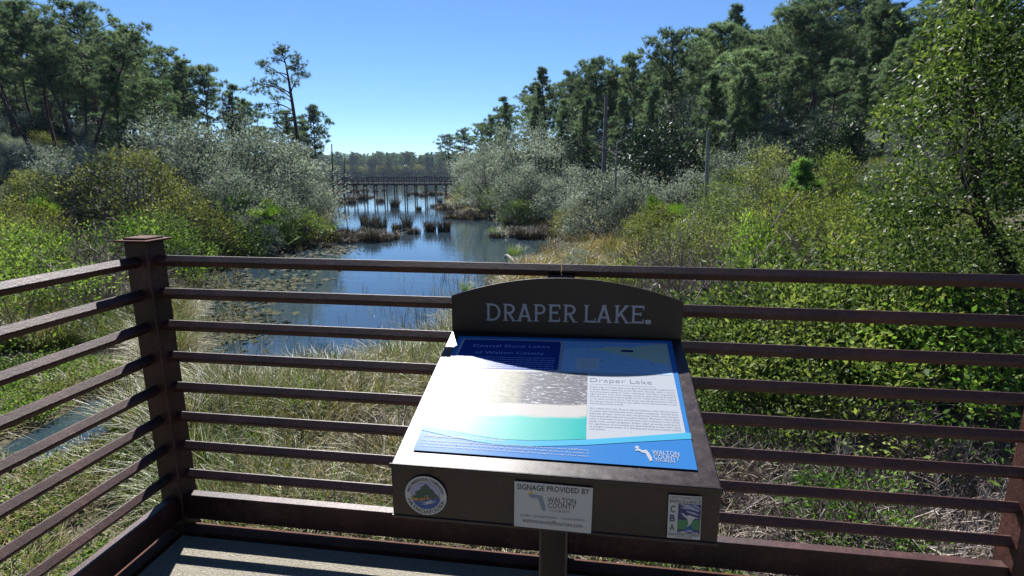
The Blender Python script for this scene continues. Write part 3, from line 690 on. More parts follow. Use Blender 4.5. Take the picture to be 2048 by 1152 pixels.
def make_pine(seed, h=14.0, start=.42, spread=2.6, limbs=46, lean=(0, 0), shape='layer', dens=1.0, nd=14, tuft=.36, mat='needle', bark='bark', stubs=5, rbase=.17):
    rng = np.random.default_rng(seed); tr, cr = MB(), MB()
    t = np.linspace(0, 1, 12); wob = np.cumsum(rng.normal(0, .018, (12, 2)), 0)
    T = np.column_stack([lean[0] * h * t ** 1.4 + wob[:, 0] * h * .35, lean[1] * h * t ** 1.4 + wob[:, 1] * h * .35, h * t])
    tr.tube(T, rbase * (1 - t * .86) ** .9 * h / 14, 7, 0, .5)
    at = lambda q: np.array([np.interp(q, t, T[:, k]) for k in range(3)])
    P, D, R = [], [], []
    for i in range(limbs):
        q = start + (1 - start) * ((i + rng.uniform(0, .9)) / limbs) ** .85
        f = (q - start) / (1 - start)
        prof = {'layer': (math.sin(math.pi * min(1, f * .86 + .16)) ** .6), 'cone': (1.04 - f) ** .7, 'flat': .35 + .75 * f if f < .85 else .6, 'round': math.sin(math.pi * (.12 + .86 * f)) ** .7}[shape]
        L = spread * prof * rng.uniform(.55, 1.15); az = i * 2.4 + rng.normal(0, .5); up = rng.uniform(.02, .45) + .35 * f
        p0 = at(q); d = np.array([math.cos(az), math.sin(az), up]); p1 = p0 + d / np.linalg.norm(d) * L
        C = curve(p0, p1, .08, 6, rng); C[:, 2] += np.linspace(0, 1, 6) ** 2 * L * rng.uniform(-.05, .22)
        tr.tube(C, np.linspace(.05, .012, 6) * (.4 + L / spread) * h / 14, 4, 0, .5, cap=False)
        npad = max(1, int(round((1.2 + 2.4 * L / spread) * rng.uniform(.7, 1.3))))
        for j in range(npad):
            u = 1.0 - j * .62 / max(1, npad - 1) if npad > 1 else .95
            c0 = np.array([np.interp(u, np.linspace(0, 1, 6), C[:, k]) for k in range(3)]) + rng.normal(0, 1, 3) * np.array([.16, .16, .06]) * L * (j > 0)
            nt_ = max(5, int(15 * dens * rng.uniform(.6, 1.3))); pr = (.26 + .09 * L) * rng.uniform(.7, 1.25) * h / 14
            side = unit(rng.normal(0, 1, (nt_, 3))) * (rng.uniform(0, 1, (nt_, 1)) ** .4) * np.array([1, 1, .5]) * pr
            P.append(c0 + side + np.array([0, 0, .12])); D.append(unit(side) * .7 + np.array([0, 0, .7])); R.append(np.clip(rng.normal(.42, .2) + rng.normal(0, .10, nt_) + .3 * side[:, 2] / pr, 0, 1))  # pad tops get lighter needles: sunlit side put into the colour
    for i in range(stubs):
        q = rng.uniform(start * .4, start); az = rng.uniform(0, 6.28); L = rng.uniform(.4, 1.4); p0 = at(q)
        tr.tube(curve(p0, p0 + np.array([math.cos(az) * L, math.sin(az) * L, rng.uniform(-.2, .4)]), .1, 4, rng), np.linspace(.03, .008, 4), 4, 0, .5, cap=False)
    P = np.concatenate(P); D = np.concatenate(D); R = np.concatenate(R)
    add_needles(cr, P, D, tuft, .044, nd, rng, 0, R)
    return {'trunk': tr.mesh('trunk', [M[bark]], True), 'crown': cr.mesh('crown', [M[mat]])}

def make_shrub(seed, w=5.0, h=5.0, clumps=70, per=60, leaf=(.10, .05), mat='oak', bark='bark_grey', dome=.9, cl=.42, stems=16, low=.12, top_narrow=0.0, dx=0.0, rs=.05):
    """crown of leaf clumps on the outside of a lumpy dome with gaps between"""
    rng = np.random.default_rng(seed); br, cr = MB(), MB(); Cs = []
    lobes = rng.uniform(0, 6.28, 5), rng.uniform(.1, .28, 5)
    for i in range(clumps):
        az = rng.uniform(0, 6.28); zf = low + (1 - low) * rng.uniform(0, 1) ** .8
        rr = math.sqrt(max(.02, 1 - (max(0, zf - .35) / .66) ** 2)) * (1 - top_narrow * zf)
        lump = 1 + sum(a * math.cos((k + 2) * az + p + zf * 5) for k, (p, a) in enumerate(zip(*lobes))) * .6
        r = w / 2 * rr * rng.uniform(.45, 1.0) ** .5 * lump
        Cs.append((math.cos(az) * r + dx * zf, math.sin(az) * r, zf * h * dome * (1 + .10 * math.sin(3 * az + zf * 4)) + rng.normal(0, .04) * h))
    Cs = np.array(Cs)
    for k in rng.choice(clumps, min(stems, clumps), replace=False):
        b0 = np.array([rng.normal(0, .07) * w, rng.normal(0, .07) * w, 0]); br.tube(curve(b0, Cs[k], .12, 6, rng), np.linspace(rs, rs * .18, 6) * h / 5, 5, 0, .5, cap=False)
    for k, c in enumerate(Cs):
        n = int(per * rng.uniform(.6, 1.4)); q = rng.normal(0, 1, (n, 3)) * np.array([1, 1, .62]) * cl * rng.uniform(.7, 1.3)
        out = unit(c - np.array([0, 0, h * .3])); tone = rng.normal(.48, .24)
        add_leaves(cr, c + q, unit(q) * .7 + out * .4 + np.array([0, 0, .35]), leaf[0], leaf[1], rng, 0, np.clip(tone + rng.normal(0, .16, n), 0, 1))
    return {'stems': br.mesh('stems', [M[bark]], True), 'foliage': cr.mesh('foliage', [M[mat]])}

def make_twigs(seed, w=2.5, h=2.0, n=60, mat='twig', r=.012, leafmat=None):
    rng = np.random.default_rng(seed); mb = MB()
    for i in range(n):
        az = rng.uniform(0, 6.28); p0 = np.array([rng.normal(0, .08) * w, rng.normal(0, .08) * w, 0]); rr = w / 2 * rng.uniform(.2, 1); z = h * rng.uniform(.35, 1) * (1 - .4 * (rr / w * 2) ** 2)
        p1 = np.array([math.cos(az) * rr, math.sin(az) * rr, z]); C = curve(p0, p1, .10, 6, rng); tone = rng.uniform(0, 1); mb.tube(C, np.linspace(r, r * .4, 6), 3, 0, tone, cap=False)
        for k in range(9):
            u = rng.uniform(.35, 1); q = np.array([np.interp(u, np.linspace(0, 1, 6), C[:, m_]) for m_ in range(3)]); d = unit(p1 - p0 + rng.normal(0, .6, 3) * h * .5) * rng.uniform(.15, .45) * h * .5
            mb.tube(curve(q, q + d, .15, 3, rng), [r * .45, r * .35, r * .2], 3, 0, tone, cap=False)
    return {'twigs': mb.mesh('twigs', [M[mat]])}

def make_blades(seed, n=90, r=.35, L=(.6, 1.0), wd=.012, droop=.5, mat='grass', stiff=False, seg=4, tone=None):
    rng = np.random.default_rng(seed); az = rng.uniform(0, 6.28, n); rad = r * np.sqrt(rng.uniform(0, 1, n)); base = np.column_stack([np.cos(az) * rad, np.sin(az) * rad, np.full(n, -.05)])
    az2 = az + rng.normal(0, .9, n); hd = np.column_stack([np.cos(az2), np.sin(az2), np.zeros(n)]); sd_ = np.column_stack([-np.sin(az2), np.cos(az2), np.zeros(n)])
    Ln = rng.uniform(L[0], L[1], n)[:, None]; dr = np.abs(rng.normal(droop, droop * .5, n))[:, None]; t0 = np.abs(rng.normal(.12, .1, n))[:, None]
    V = []
    for k in range(seg + 1):
        t = k / seg; ang = t0 + dr * t * 1.5; x = Ln * (t * np.sin(np.minimum(ang, 2.4))); z = Ln * t * np.cos(np.minimum(ang * .75, 1.75)); c = base + hd * x + np.array([0, 0, 1]) * z
        ww = wd * (1 - t ** 2 * .92) * .5; V += [c - sd_ * ww, c + sd_ * ww]
    V = np.stack(V, 1); m = 2 * (seg + 1); off = (np.arange(n) * m)[:, None]
    F = np.concatenate([off + np.array([[2 * k, 2 * k + 1, 2 * k + 3, 2 * k + 2]]) for k in range(seg)]); rn = rng.uniform(0, 1, n) if tone is None else np.clip(rng.normal(tone, .22, n), 0, 1)
    mb = MB(); mb.add(V.reshape(-1, 3), F, 0, np.repeat(rn, m)); return mb.mesh('blades', [M[mat]])

def make_palmetto(seed, fans=16, h=1.6):
    rng = np.random.default_rng(seed); mb = MB(); st = MB()
    for i in range(fans):
        az = rng.uniform(0, 6.28); el = rng.uniform(.35, 1.3); L = h * rng.uniform(.6, 1.0); d = np.array([math.cos(az) * math.cos(el), math.sin(az) * math.cos(el), math.sin(el)]); c = d * L
        st.tube([np.zeros(3), c * .5, c], [.02, .015, .01], 4, 0, .5, cap=False)
        up = unit(np.cross(d, np.cross(np.array([0, 0, 1.0]), d)) + rng.normal(0, .2, 3)); sdv = unit(np.cross(d, up)); n = 18; a = np.linspace(-1.5, 1.5, n); R = rng.uniform(.4, .6) * h / 1.6
        dr = np.cos(a)[:, None] * d + np.sin(a)[:, None] * sdv; tip = c + dr * R + up * .0 - np.array([0, 0, .06]); b = unit(np.cross(dr, up)) * .03
        V = np.stack([np.repeat(c[None], n, 0), c + dr * R * .55 + b + up * .02, tip, c + dr * R * .55 - b + up * .02], 1).reshape(-1, 3)
        mb.add(V, np.arange(4 * n).reshape(-1, 4), 0, np.repeat(np.clip(rng.normal(.5, .2) + rng.normal(0, .1, n), 0, 1), 4))
    return {'stems': st.mesh('stems', [M['palmetto']]), 'fronds': mb.mesh('fronds', [M['palmetto']])}

def plant(name, parts, label, cat, group, loc, s=1.0, rz=0.0, tilt=(0, 0), tint=(1, 1, 1), sz=None):
    r = empty(name, loc, rz); r.rotation_euler = (tilt[0], tilt[1], rz); r.scale = (s, s, sz or s); tag(r, label, cat, group)
    for k, me in parts.items():
        o = link(k, me, r)
        if k not in ('trunk', 'stems'): o.color = (*tint, 1)
    return r
def at(px, D, py=None):
    """ground position seen at pixel column px, D metres ahead"""
    z = -2.0
    for _ in range(4):
        lat = (D * math.cos(PITCH) + (CAM[2] - z) * math.sin(PITCH)) * (px - 1024) / FPX; p = FH * D + RH * lat; z = gz(*p)
    return np.array([p[0], p[1], z])
def top_z(px, py, D):
    d = ray(px, py); return CAM[2] + d[2] * D / (d[:2] @ FH)

# ------------------------------------------------------------------ prototypes
PINE = [make_pine(11, 14, .52, 3.2, 38, (.05, 0), 'layer', .9), make_pine(12, 14, .55, 3.4, 36, (-.10, .04), 'layer', .9), make_pine(13, 14, .36, 2.6, 42, (.02, .02), 'cone', .95), make_pine(14, 14, .50, 2.9, 40, (.0, -.04), 'round', .95),
        make_pine(15, 14, .55, 3.6, 34, (.16, 0), 'flat', 1.0), make_pine(16, 14, .33, 2.5, 44, (-.02, .03), 'cone', .95)]
OAK = [make_shrub(21, 8, 6.5, 150, 95, (.15, .075), 'oak', cl=.38, stems=30, rs=.09), make_shrub(22, 7, 5.5, 125, 95, (.14, .07), 'oak', cl=.36, stems=26, rs=.08), make_shrub(23, 6, 6, 115, 95, (.14, .07), 'oak', cl=.34, stems=24, rs=.08, top_narrow=.2)]
MAGN = make_shrub(31, 8, 8, 230, 36, (.26, .12), 'magnolia', 'bark', cl=.45, stems=14, rs=.10)
MYRT = [make_shrub(41, 2.6, 2.6, 90, 60, (.075, .03), 'myrtle', cl=.20, stems=18, rs=.035), make_shrub(42, 2.2, 3.2, 90, 60, (.075, .03), 'myrtle', cl=.19, stems=16, rs=.03, top_narrow=.45), make_shrub(43, 3.0, 2.2, 100, 60, (.07, .03), 'myrtle', cl=.2, stems=20, rs=.03)]
OLIVE = [make_shrub(45, 4.5, 4.6, 150, 56, (.12, .055), 'olive', cl=.3, stems=20, rs=.06), make_shrub(46, 3.4, 3.0, 120, 56, (.10, .045), 'olive', cl=.25, stems=20, rs=.04)]
GREEN = [make_shrub(51, 2.4, 2.8, 80, 60, (.085, .036), 'green', cl=.19, stems=14, rs=.025, top_narrow=.2), make_shrub(52, 2.6, 1.7, 90, 55, (.075, .032), 'green', cl=.18, stems=14, rs=.025)]
BAYS = [make_shrub(55, 3.2, 3.2, 120, 55, (.10, .042), 'bay', cl=.25, stems=18, rs=.035), make_shrub(56, 2.6, 2.2, 100, 55, (.09, .04), 'bay', cl=.22, stems=18, rs=.03)]
TWIG = [make_twigs(61, 2.6, 1.9, 70), make_twigs(62, 2.2, 1.5, 60), make_twigs(63, 3.4, 1.6, 80, 'twig_dark')]
PALM = [make_palmetto(71), make_palmetto(72, 20, 1.9)]
SAPL = make_pine(81, 3.2, .05, 1.2, 24, (0, 0), 'cone', .3, 34, .34, 'needle_bright', stubs=0, rbase=.10)
THIN = [make_pine(92, 14, .5, 2.6, 34, (.03, .0), 'layer', .8, 16, .4), make_pine(93, 14, .45, 2.4, 36, (-.03, .0), 'round', .8, 16, .4)]
RUSH = [make_blades(101, 240, .6, (.7, 1.3), .045, .28, 'rush', seg=3), make_blades(102, 170, .42, (.8, 1.6), .045, .2, 'rush', seg=3), make_blades(103, 240, .8, (.5, 1.0), .045, .45, 'rush', seg=3)]
TUSSG = [make_blades(105, 180, .55, (.7, 1.1), .02, .55, 'grass_green', seg=4)]

# ------------------------------------------------------------------ pines
rP = random.Random(5)
ORD = ['first', 'second', 'third', 'fourth', 'fifth', 'sixth', 'seventh', 'eighth', 'ninth', 'tenth', 'eleventh', 'twelfth', 'thirteenth', 'fourteenth', 'fifteenth', 'sixteenth', 'seventeenth', 'eighteenth', 'nineteenth', 'twentieth', 'twenty-first', 'twenty-second', 'twenty-third', 'twenty-fourth', 'twenty-fifth', 'twenty-sixth', 'twenty-seventh', 'twenty-eighth', 'twenty-ninth', 'thirtieth']
def pines(rows, side, group, rowname):
    """rows: (px, D, top y, prototype, tilt across, tint)"""
    for k, (px, D, ty, p, tl, tn) in enumerate(rows):
        b = at(px, D); h = (top_z(px + tl * 250, ty, D) - b[2]); s = h / 14.0
        plant('pine_tree', PINE[p], f'dark green pine on the {side} bank, {ORD[k]} from the left in the {rowname} row', 'pine tree', group, b, s, rP.uniform(0, 6.28) if abs(tl) < .05 else YAW, (0, tl), (tn, tn, tn))
pines([(78, 42, -30, 1, -.30, 1.0), (30, 50, -10, 3, 0, .95), (130, 46, 18, 3, -.08, 1.05), (172, 40, 50, 4, .26, 1.0), (175, 43, 30, 1, -.16, .9), (235, 50, 22, 0, .04, 1.05), (300, 48, 80, 3, .03, 1.0), (250, 41, 130, 5, .03, 1.15), (330, 44, 165, 0, -.05, 1.1)], 'left', 'pines on the left bank', 'front')
pines([(-30, 62, -5, 2, 0, .9), (70, 60, 15, 0, 0, .9), (200, 64, 45, 2, 0, .9), (275, 60, 60, 3, 0, .9), (350, 60, 98, 1, .0, .95), (395, 58, 128, 3, 0, 1), (430, 62, 140, 0, 0, .95), (468, 60, 172, 2, 0, 1.0), (500, 63, 205, 3, .0, 1), (528, 68, 255, 0, 0, 1)], 'left', 'pines on the left bank', 'rear')
pines([(985, 88, 238, 3, 0, 1), (1022, 82, 198, 2, 0, 1.05), (1058, 78, 196, 0, 0, 1), (1092, 72, 140, 5, 0, 1.0), (1128, 70, 152, 3, 0, .95), (1150, 66, 138, 2, 0, 1.05), (1186, 62, 128, 0, 0, 1.0), (1228, 60, 150, 5, 0, 1.0), (1266, 58, 118, 3, 0, 1.05), (1310, 55, 128, 2, 0, 1.0), (1345, 52, 72, 0, 0, .95), (1405, 48, 62, 3, 0, 1.1), (1440, 40, 110, 0, 0, 1.3), (1500, 46, 95, 5, 0, 1.0), (1560, 44, 12, 0, .0, 1.0), (1615, 42, 0, 1, .05, .95), (1640, 34, 130, 3, 0, 1.2), (1700, 38, -20, 2, 0, 1.0), (1745, 34, 128, 0, 0, 1.1), (1790, 36, 10, 4, .0, 1.0), (1870, 34, -30, 3, 0, 1.15)], 'right', 'pines on the right bank', 'front')
pines([(905, 128, 272, 0, 0, 1), (935, 118, 262, 3, 0, 1), (958, 108, 250, 0, 0, 1), (1005, 100, 215, 0, 0, .95), (1075, 92, 175, 3, 0, .95), (1110, 86, 170, 0, 0, .95), (1165, 82, 150, 2, 0, .95), (1205, 78, 148, 3, 0, .95), (1250, 74, 140, 0, 0, .95), (1290, 72, 132, 3, 0, .95), (1375, 64, 70, 3, 0, .95), (1462, 58, 12, 5, 0, .9), (1535, 58, 30, 3, 0, .9), (1585, 56, -15, 1, 0, .9), (1660, 54, 0, 0, 0, .9), (1730, 52, 5, 3, 0, .9), (1830, 48, 5, 1, 0, .95)], 'right', 'pines on the right bank', 'rear')
pines([(1075, 64, 215, 5, 0, 1.05), (1118, 58, 205, 2, 0, 1.1), (1165, 54, 200, 5, 0, 1.05), (1245, 50, 190, 2, 0, 1.1), (1290, 47, 180, 5, 0, 1.1), (1395, 40, 150, 5, 0, 1.15), (1445, 37, 135, 2, 0, 1.2), (1490, 38, 160, 5, 0, 1.05), (1545, 36, 120, 2, 0, 1.0), (1690, 31, 150, 5, 0, 1.15), (1745, 30, 90, 2, 0, 1.1), (1810, 28, 60, 5, 0, 1.1)], 'right', 'pines on the right bank', 'lower')
def lone_pine():
    rng = np.random.default_rng(91); D0 = 60.0; base = at(607, D0); tr, cr = MB(), MB()
    W_ = lambda px, py, dd=0.0: CAM + ray(px, py) * ((D0 + dd) / (ray(px, py)[:2] @ FH)) - base
    T = np.array([np.zeros(3), W_(604, 330), W_(594, 270), W_(586, 215), W_(579, 170), W_(572, 130), W_(563, 100)]); tr.tube(T, [.27, .24, .20, .17, .13, .08, .03], 8)
    PX = [607, 604, 594, 586, 579, 572, 563]; PY = [352, 330, 270, 215, 170, 130, 100]; P, Dv, R = [], [], []
    for y0, bx, by, dd, n in ((228, 515, 232, .6, 5), (222, 520, 216, -.8, 4), (205, 548, 200, 1.2, 2), (196, 488, 178, -.4, 5), (190, 530, 172, 1.0, 3), (186, 505, 185, .8, 3), (185, 598, 152, .5, 3), (160, 526, 130, 0, 4), (150, 545, 145, 1.0, 2), (140, 610, 148, -.3, 3), (138, 606, 128, .6, 3), (132, 586, 143, -.8, 2), (120, 593, 112, .2, 2), (112, 552, 104, .4, 2), (108, 556, 94, -.3, 2), (104, 572, 96, .3, 2), (240, 560, 250, -1, 2), (125, 548, 122, -.5, 2)):
        x0 = np.interp(-y0, [-q for q in PY], PX); p0, p1 = W_(x0, y0), W_(bx, by, dd); C = curve(p0, p1, .05, 7, rng); C[:, 2] += np.sin(np.linspace(0, math.pi, 7)) * .12 * np.linalg.norm(p1 - p0)
        tr.tube(C, np.linspace(.075, .02, 7), 5, cap=False)
        for j in range(n):
            u = 1 - j * .17; c0 = np.array([np.interp(u, np.linspace(0, 1, 7), C[:, k]) for k in range(3)]) + rng.normal(0, 1, 3) * np.array([.35, .35, .3]) * (j > 0); nt_ = 15
            side = unit(rng.normal(0, 1, (nt_, 3))) * rng.uniform(.2, 1, (nt_, 1)) * np.array([.62, .62, .36]); P.append(c0 + side); Dv.append(unit(side) + np.array([0, 0, .4])); R.append(np.clip(rng.normal(.35, .18, nt_), 0, 1))
    add_needles(cr, np.concatenate(P), np.concatenate(Dv), .36, .045, 12, rng, 0, np.concatenate(R))
    plant('lone_pine', {'trunk': tr.mesh('trunk', [M['bark']], True), 'crown': cr.mesh('crown', [M['needle']])}, 'tall lone pine leaning left with sparse crown above the lake shore', 'pine tree', 'pines on the left bank', base)
lone_pine()
for px, D, ty, p, lb in ((642, 78, 214, 0, 'bushy pine just right of the lone leaning pine'), (588, 66, 225, 1, 'slender pine standing behind the lone leaning pine trunk'), (618, 74, 245, 1, 'short pine between the lone pine and the bushy one')):
    b = at(px, D); plant('pine_tree', THIN[p], lb, 'pine tree', 'pines on the left bank', b, (top_z(px, ty, D) - b[2]) / 14, 1.0)

# ------------------------------------------------------------------ oaks, bushes (px, D, top y, parts, nominal height, label, tint, width factor)
def bush(name, cat, group, px, D, ty, parts, hn, label, tint=(1, 1, 1), wf=1.0):
    b = at(px, D); b[2] -= .1; h = max(.4, top_z(px, ty, D) - b[2]); s = h / (hn * .95); r = plant(name, parts, label, cat, group, b, s * wf, rP.uniform(0, 6.28), (0, 0), tint, s); return r
gL, gR = 'grey oaks on the left bank', 'grey oaks on the right bank'
for a in [(430, 40, 236, OAK[0], 6.5, 'largest silvery oak dome rising behind the corner post'), (532, 45, 268, OAK[1], 5.5, 'silvery oak dome to the right of the largest one on the left'), (352, 45, 262, OAK[2], 6, 'silvery oak behind the left shoulder of the largest dome'),
          (480, 34, 352, OAK[1], 5.5, 'low silvery oak spreading in front of the largest dome'), (585, 42, 352, OAK[0], 6.5, 'silvery oak near the foot of the lone pine'), (505, 32, 432, OAK[2], 6, 'small silvery oak at the left waterline'),
          (105, 37, 288, OAK[0], 6.5, 'grey green oak below the leaning pine trunks at far left'), (195, 36, 300, OAK[1], 5.5, 'shaded grey oak between the far left oak and the olive tree'), (20, 36, 320, OAK[2], 6, 'grey oak cut by the left picture edge'),
          (628, 56, 382, OAK[1], 5.5, 'small grey oak on the tip of the left shore')]:
    bush('grey_oak', 'oak bush', gL, *a, wf=1.15)
for a in [(985, 82, 290, OAK[1], 5.5, 'farthest silvery oak beside the boardwalk bridge end'), (1000, 66, 292, OAK[0], 6.5, 'broad silvery oak leaning over the right shore'), (1055, 62, 258, OAK[2], 6, 'tall silvery oak behind the broad shore oak'), (1060, 54, 335, OAK[1], 5.5, 'dark grey oak overhanging the reflecting water'),
          (1120, 56, 275, OAK[0], 6.5, 'silvery oak left of the brown dead trunk'), (1150, 48, 340, OAK[1], 5.5, 'grey oak low between water and brown dead trunk'), (1180, 60, 245, OAK[2], 6, 'upper silvery oak directly behind the brown dead trunk'),
          (1350, 50, 208, OAK[1], 5.5, 'pale oak above the glossy dark magnolia'), (1590, 36, 226, OAK[0], 6.5, 'silver oak dome on the slope below the tall pines at right'), (1500, 34, 285, OAK[1], 5.5, 'silver oak right of the grey pole'), (1225, 36, 345, OAK[1], 5.5, 'grey bush between the two thin dead trunks'),
          (1265, 33, 372, OAK[2], 6, 'grey green bush below the magnolia'), (1380, 31, 350, OAK[1], 5.5, 'pale grey bush beside the grey pole foot')]:
    bush('grey_oak', 'oak bush', gR, *a, wf=1.1)
bush('magnolia_tree', 'magnolia', None, 1315, 41, 258, MAGN, 8, 'dark magnolia with large glossy leaves left of the grey pole')
bush('magnolia_tree', 'magnolia', None, 1655, 31, 245, MAGN, 8, 'dark glossy tree in the shade left of the big leafy tree', wf=.8)
gS = 'shrubs on the left bank'
for a in [('olive_shrub', 285, 31, 308, OLIVE[0], 4.6, 'olive yellow small tree behind the corner post', (.85, .9, .9)), ('olive_shrub', 80, 32, 346, OLIVE[0], 4.6, 'pale green shrub under the far left pines', (1.1, 1.2, 1.1)), ('olive_shrub', 365, 29, 388, OLIVE[1], 3.0, 'dark olive shrub right of the corner post', (.8, .85, .8)),
          ('yellow_shrub', 30, 19, 440, MYRT[0], 2.6, 'yellow green shrub above the left railing', (1, 1, 1)), ('yellow_shrub', 5, 14, 500, MYRT[2], 2.2, 'lime shrub at the left picture edge behind the railing', (.9, 1.1, .8)), ('green_shrub', 88, 18, 458, GREEN[0], 2.8, 'bright green bush beside brown dead brush at left', (1.1, 1.0, 1)),
          ('yellow_shrub', 60, 25, 400, OLIVE[1], 3.0, 'speckled yellow bush behind the left railing', (.95, 1.0, .9)), ('green_shrub', 335, 24, 432, MYRT[0], 2.6, 'leafy light green shrub touching the post cap on the right', (.7, .85, .9)), ('green_shrub', 282, 23, 446, GREEN[1], 1.7, 'small lime shrub directly behind the post cap', (.9, .85, .9)),
          ('green_shrub', 545, 35, 424, BAYS[0], 3.2, 'green waterside shrub left of the rush clumps', (1.1, 1.3, .9)), ('green_shrub', 602, 37, 418, BAYS[1], 2.2, 'yellow tipped green shrub at the left water edge', (1.4, 1.4, .8)), ('olive_shrub', 420, 29, 430, OLIVE[1], 3.0, 'dark olive shrub low on the left bank', (.7, .8, .8)),
          ('olive_shrub', 460, 30, 445, BAYS[1], 2.2, 'dark round shrub at the weedy left shore', (.7, .8, .8))]:
    bush(a[0], 'shrub', gS, *a[1:], wf=1.15)
gT = 'shrubs on the right bank'
for a in [('green_shrub', 938, 76, 366, BAYS[0], 3.2, 'yellow green shrub at the right end of the far boardwalk', (1.6, 1.5, .8)), ('green_shrub', 985, 62, 378, BAYS[0], 3.2, 'green shrub under the broad shore oak', (1.2, 1.3, 1)), ('green_shrub', 1040, 52, 400, BAYS[1], 2.2, 'low green bush at the right waterline near stumps', (1, 1.1, 1)),
          ('yellow_shrub', 1522, 26, 292, MYRT[1], 3.2, 'narrow pale upright shrub tapering to a point', (1.05, 1.0, 1.5)), ('yellow_shrub', 1478, 27, 340, MYRT[0], 2.6, 'yellow green bush between pole and narrow pale shrub', (.9, .95, 1)), ('yellow_shrub', 1655, 24, 306, MYRT[1], 3.2, 'tall yellow green shrub right of the young pine', (.9, .95, .8)),
          ('yellow_shrub', 1440, 23, 395, MYRT[2], 2.2, 'pale shrub around the grey pole foot', (.9, .9, 1.2)), ('yellow_shrub', 1560, 20, 385, MYRT[0], 2.6, 'yellow bush below the young pine', (1.2, 1.1, .8)), ('green_shrub', 1490, 15.5, 440, GREEN[0], 2.8, 'brightest lime green bush above the middle of the right rail', (1.3, 1.25, 1), .62),
          ('yellow_shrub', 1620, 16, 430, MYRT[2], 2.2, 'dense yellow shrub above the right railing', (1, 1, .9)), ('yellow_shrub', 1700, 18, 395, MYRT[0], 2.6, 'yellow shrub at the left skirt of the big leafy tree', (1.1, 1.05, .8)), ('bay_shrub', 1560, 11, 520, BAYS[1], 2.2, 'dark green shrub seen through the upper right bars', (1, 1, 1)),
          ('bay_shrub', 1680, 11, 480, BAYS[0], 3.2, 'glossy green shrub left of the big tree trunk', (1.1, 1.05, .9)), ('yellow_shrub', 1640, 9, 590, MYRT[2], 2.2, 'yellow green shrub between the second and third right bars', (.95, 1, .9)), ('bay_shrub', 1800, 10, 560, BAYS[1], 2.2, 'dark bush under the trunk of the big leafy tree', (.9, .95, .9)),
          ('green_shrub', 1930, 8.6, 610, GREEN[1], 1.7, 'bright green low bush at the right edge behind the bars', (1.1, 1.1, 1)), ('yellow_shrub', 1490, 9.5, 640, MYRT[2], 2.2, 'yellow green bush right of the sign header', (.85, .9, .9)), ('bay_shrub', 1420, 10.5, 600, BAYS[1], 2.2, 'grey green bush just right of the sign header', (1, .95, 1.1)),
          ('bay_shrub', 1760, 9.2, 690, BAYS[1], 2.2, 'leafy bush behind the fourth right bar', (1.1, 1.1, .9)), ('bay_shrub', 1580, 8.6, 745, BAYS[1], 2.2, 'low dark bush right of the sign panel', (.9, .95, .9)), ('green_shrub', 1690, 5.9, 975, GREEN[1], 1.7, 'small leafy plant above the right kick plate', (.9, .95, .9)),
          ('olive_shrub', 1310, 27, 415, OLIVE[1], 3.0, 'olive bush behind the golden reeds', (.9, 1, .9)), ('olive_shrub', 1150, 40, 408, OLIVE[1], 3.0, 'low olive bush at the foot of the brown dead trunk', (.9, .9, 1)), ('yellow_shrub', 1400, 19, 445, MYRT[2], 2.2, 'speckled pale bush behind the grey twigs', (.85, .85, 1.2))]:
    bush(a[0], 'shrub', gT, *a[1:8], wf=a[8] if len(a) > 8 else 1.15)
b = at(1592, 23); plant('young_pine', SAPL, 'vivid green young pine on the right slope', 'pine tree', None, b, (top_z(1592, 334, 23) - b[2]) / 3.2, .6, tint=(1.25, 1.15, 1.1))
for px, D, ty, p, lb in ((35, 26, 388, 0, 'bright green palmetto fans at the left edge'), (490, 37, 392, 1, 'palmetto fans among the silvery oaks on the left'), (1335, 29, 405, 1, 'dark palmetto behind the golden reeds'), (540, 34, 408, 0, 'palmetto fans low on the left shore')):
    b = at(px, D); plant('saw_palmetto', PALM[p], lb, 'palmetto', 'palmettos', b, max(.9, (top_z(px, ty, D) - b[2]) / 1.8), rP.uniform(0, 6))
for px, D, ty, p, lb in ((172, 18.5, 440, 2, 'brown dead brush heap left of the corner post'), (125, 22, 405, 2, 'dark brown bare bush behind the left brush heap'), (218, 17, 470, 0, 'grey fallen twigs beside the corner post'), (1350, 17, 452, 0, 'grey bare twigs right of the golden reeds'), (1425, 14, 462, 1, 'grey bare bush above the sign header shoulder'),
                         (1545, 17, 402, 0, 'rounded heap of grey twigs below the young pine'), (1605, 15, 415, 1, 'grey bare shrub right of the twig heap'), (1455, 11, 560, 0, 'tall dry stems behind the right shoulder of the sign'), (1850, 7.2, 800, 1, 'dry bare bush behind the lower right bars'), (1310, 21, 440, 1, 'grey bare bush between golden reeds and twiggy slope'), (1480, 13, 500, 0, 'pale leafless bush under the brightest lime bush'), (1385, 12, 520, 0, 'leafless grey bush touching the sign header top right'), (1660, 13, 455, 1, 'thin bare shrub among yellow shrubs on the right')):
    b = at(px, D); plant('bare_shrub', TWIG[p], lb, 'dead shrub', 'leafless shrubs', b, max(.5, (top_z(px, ty, D) - b[2]) / 1.7), rP.uniform(0, 6))

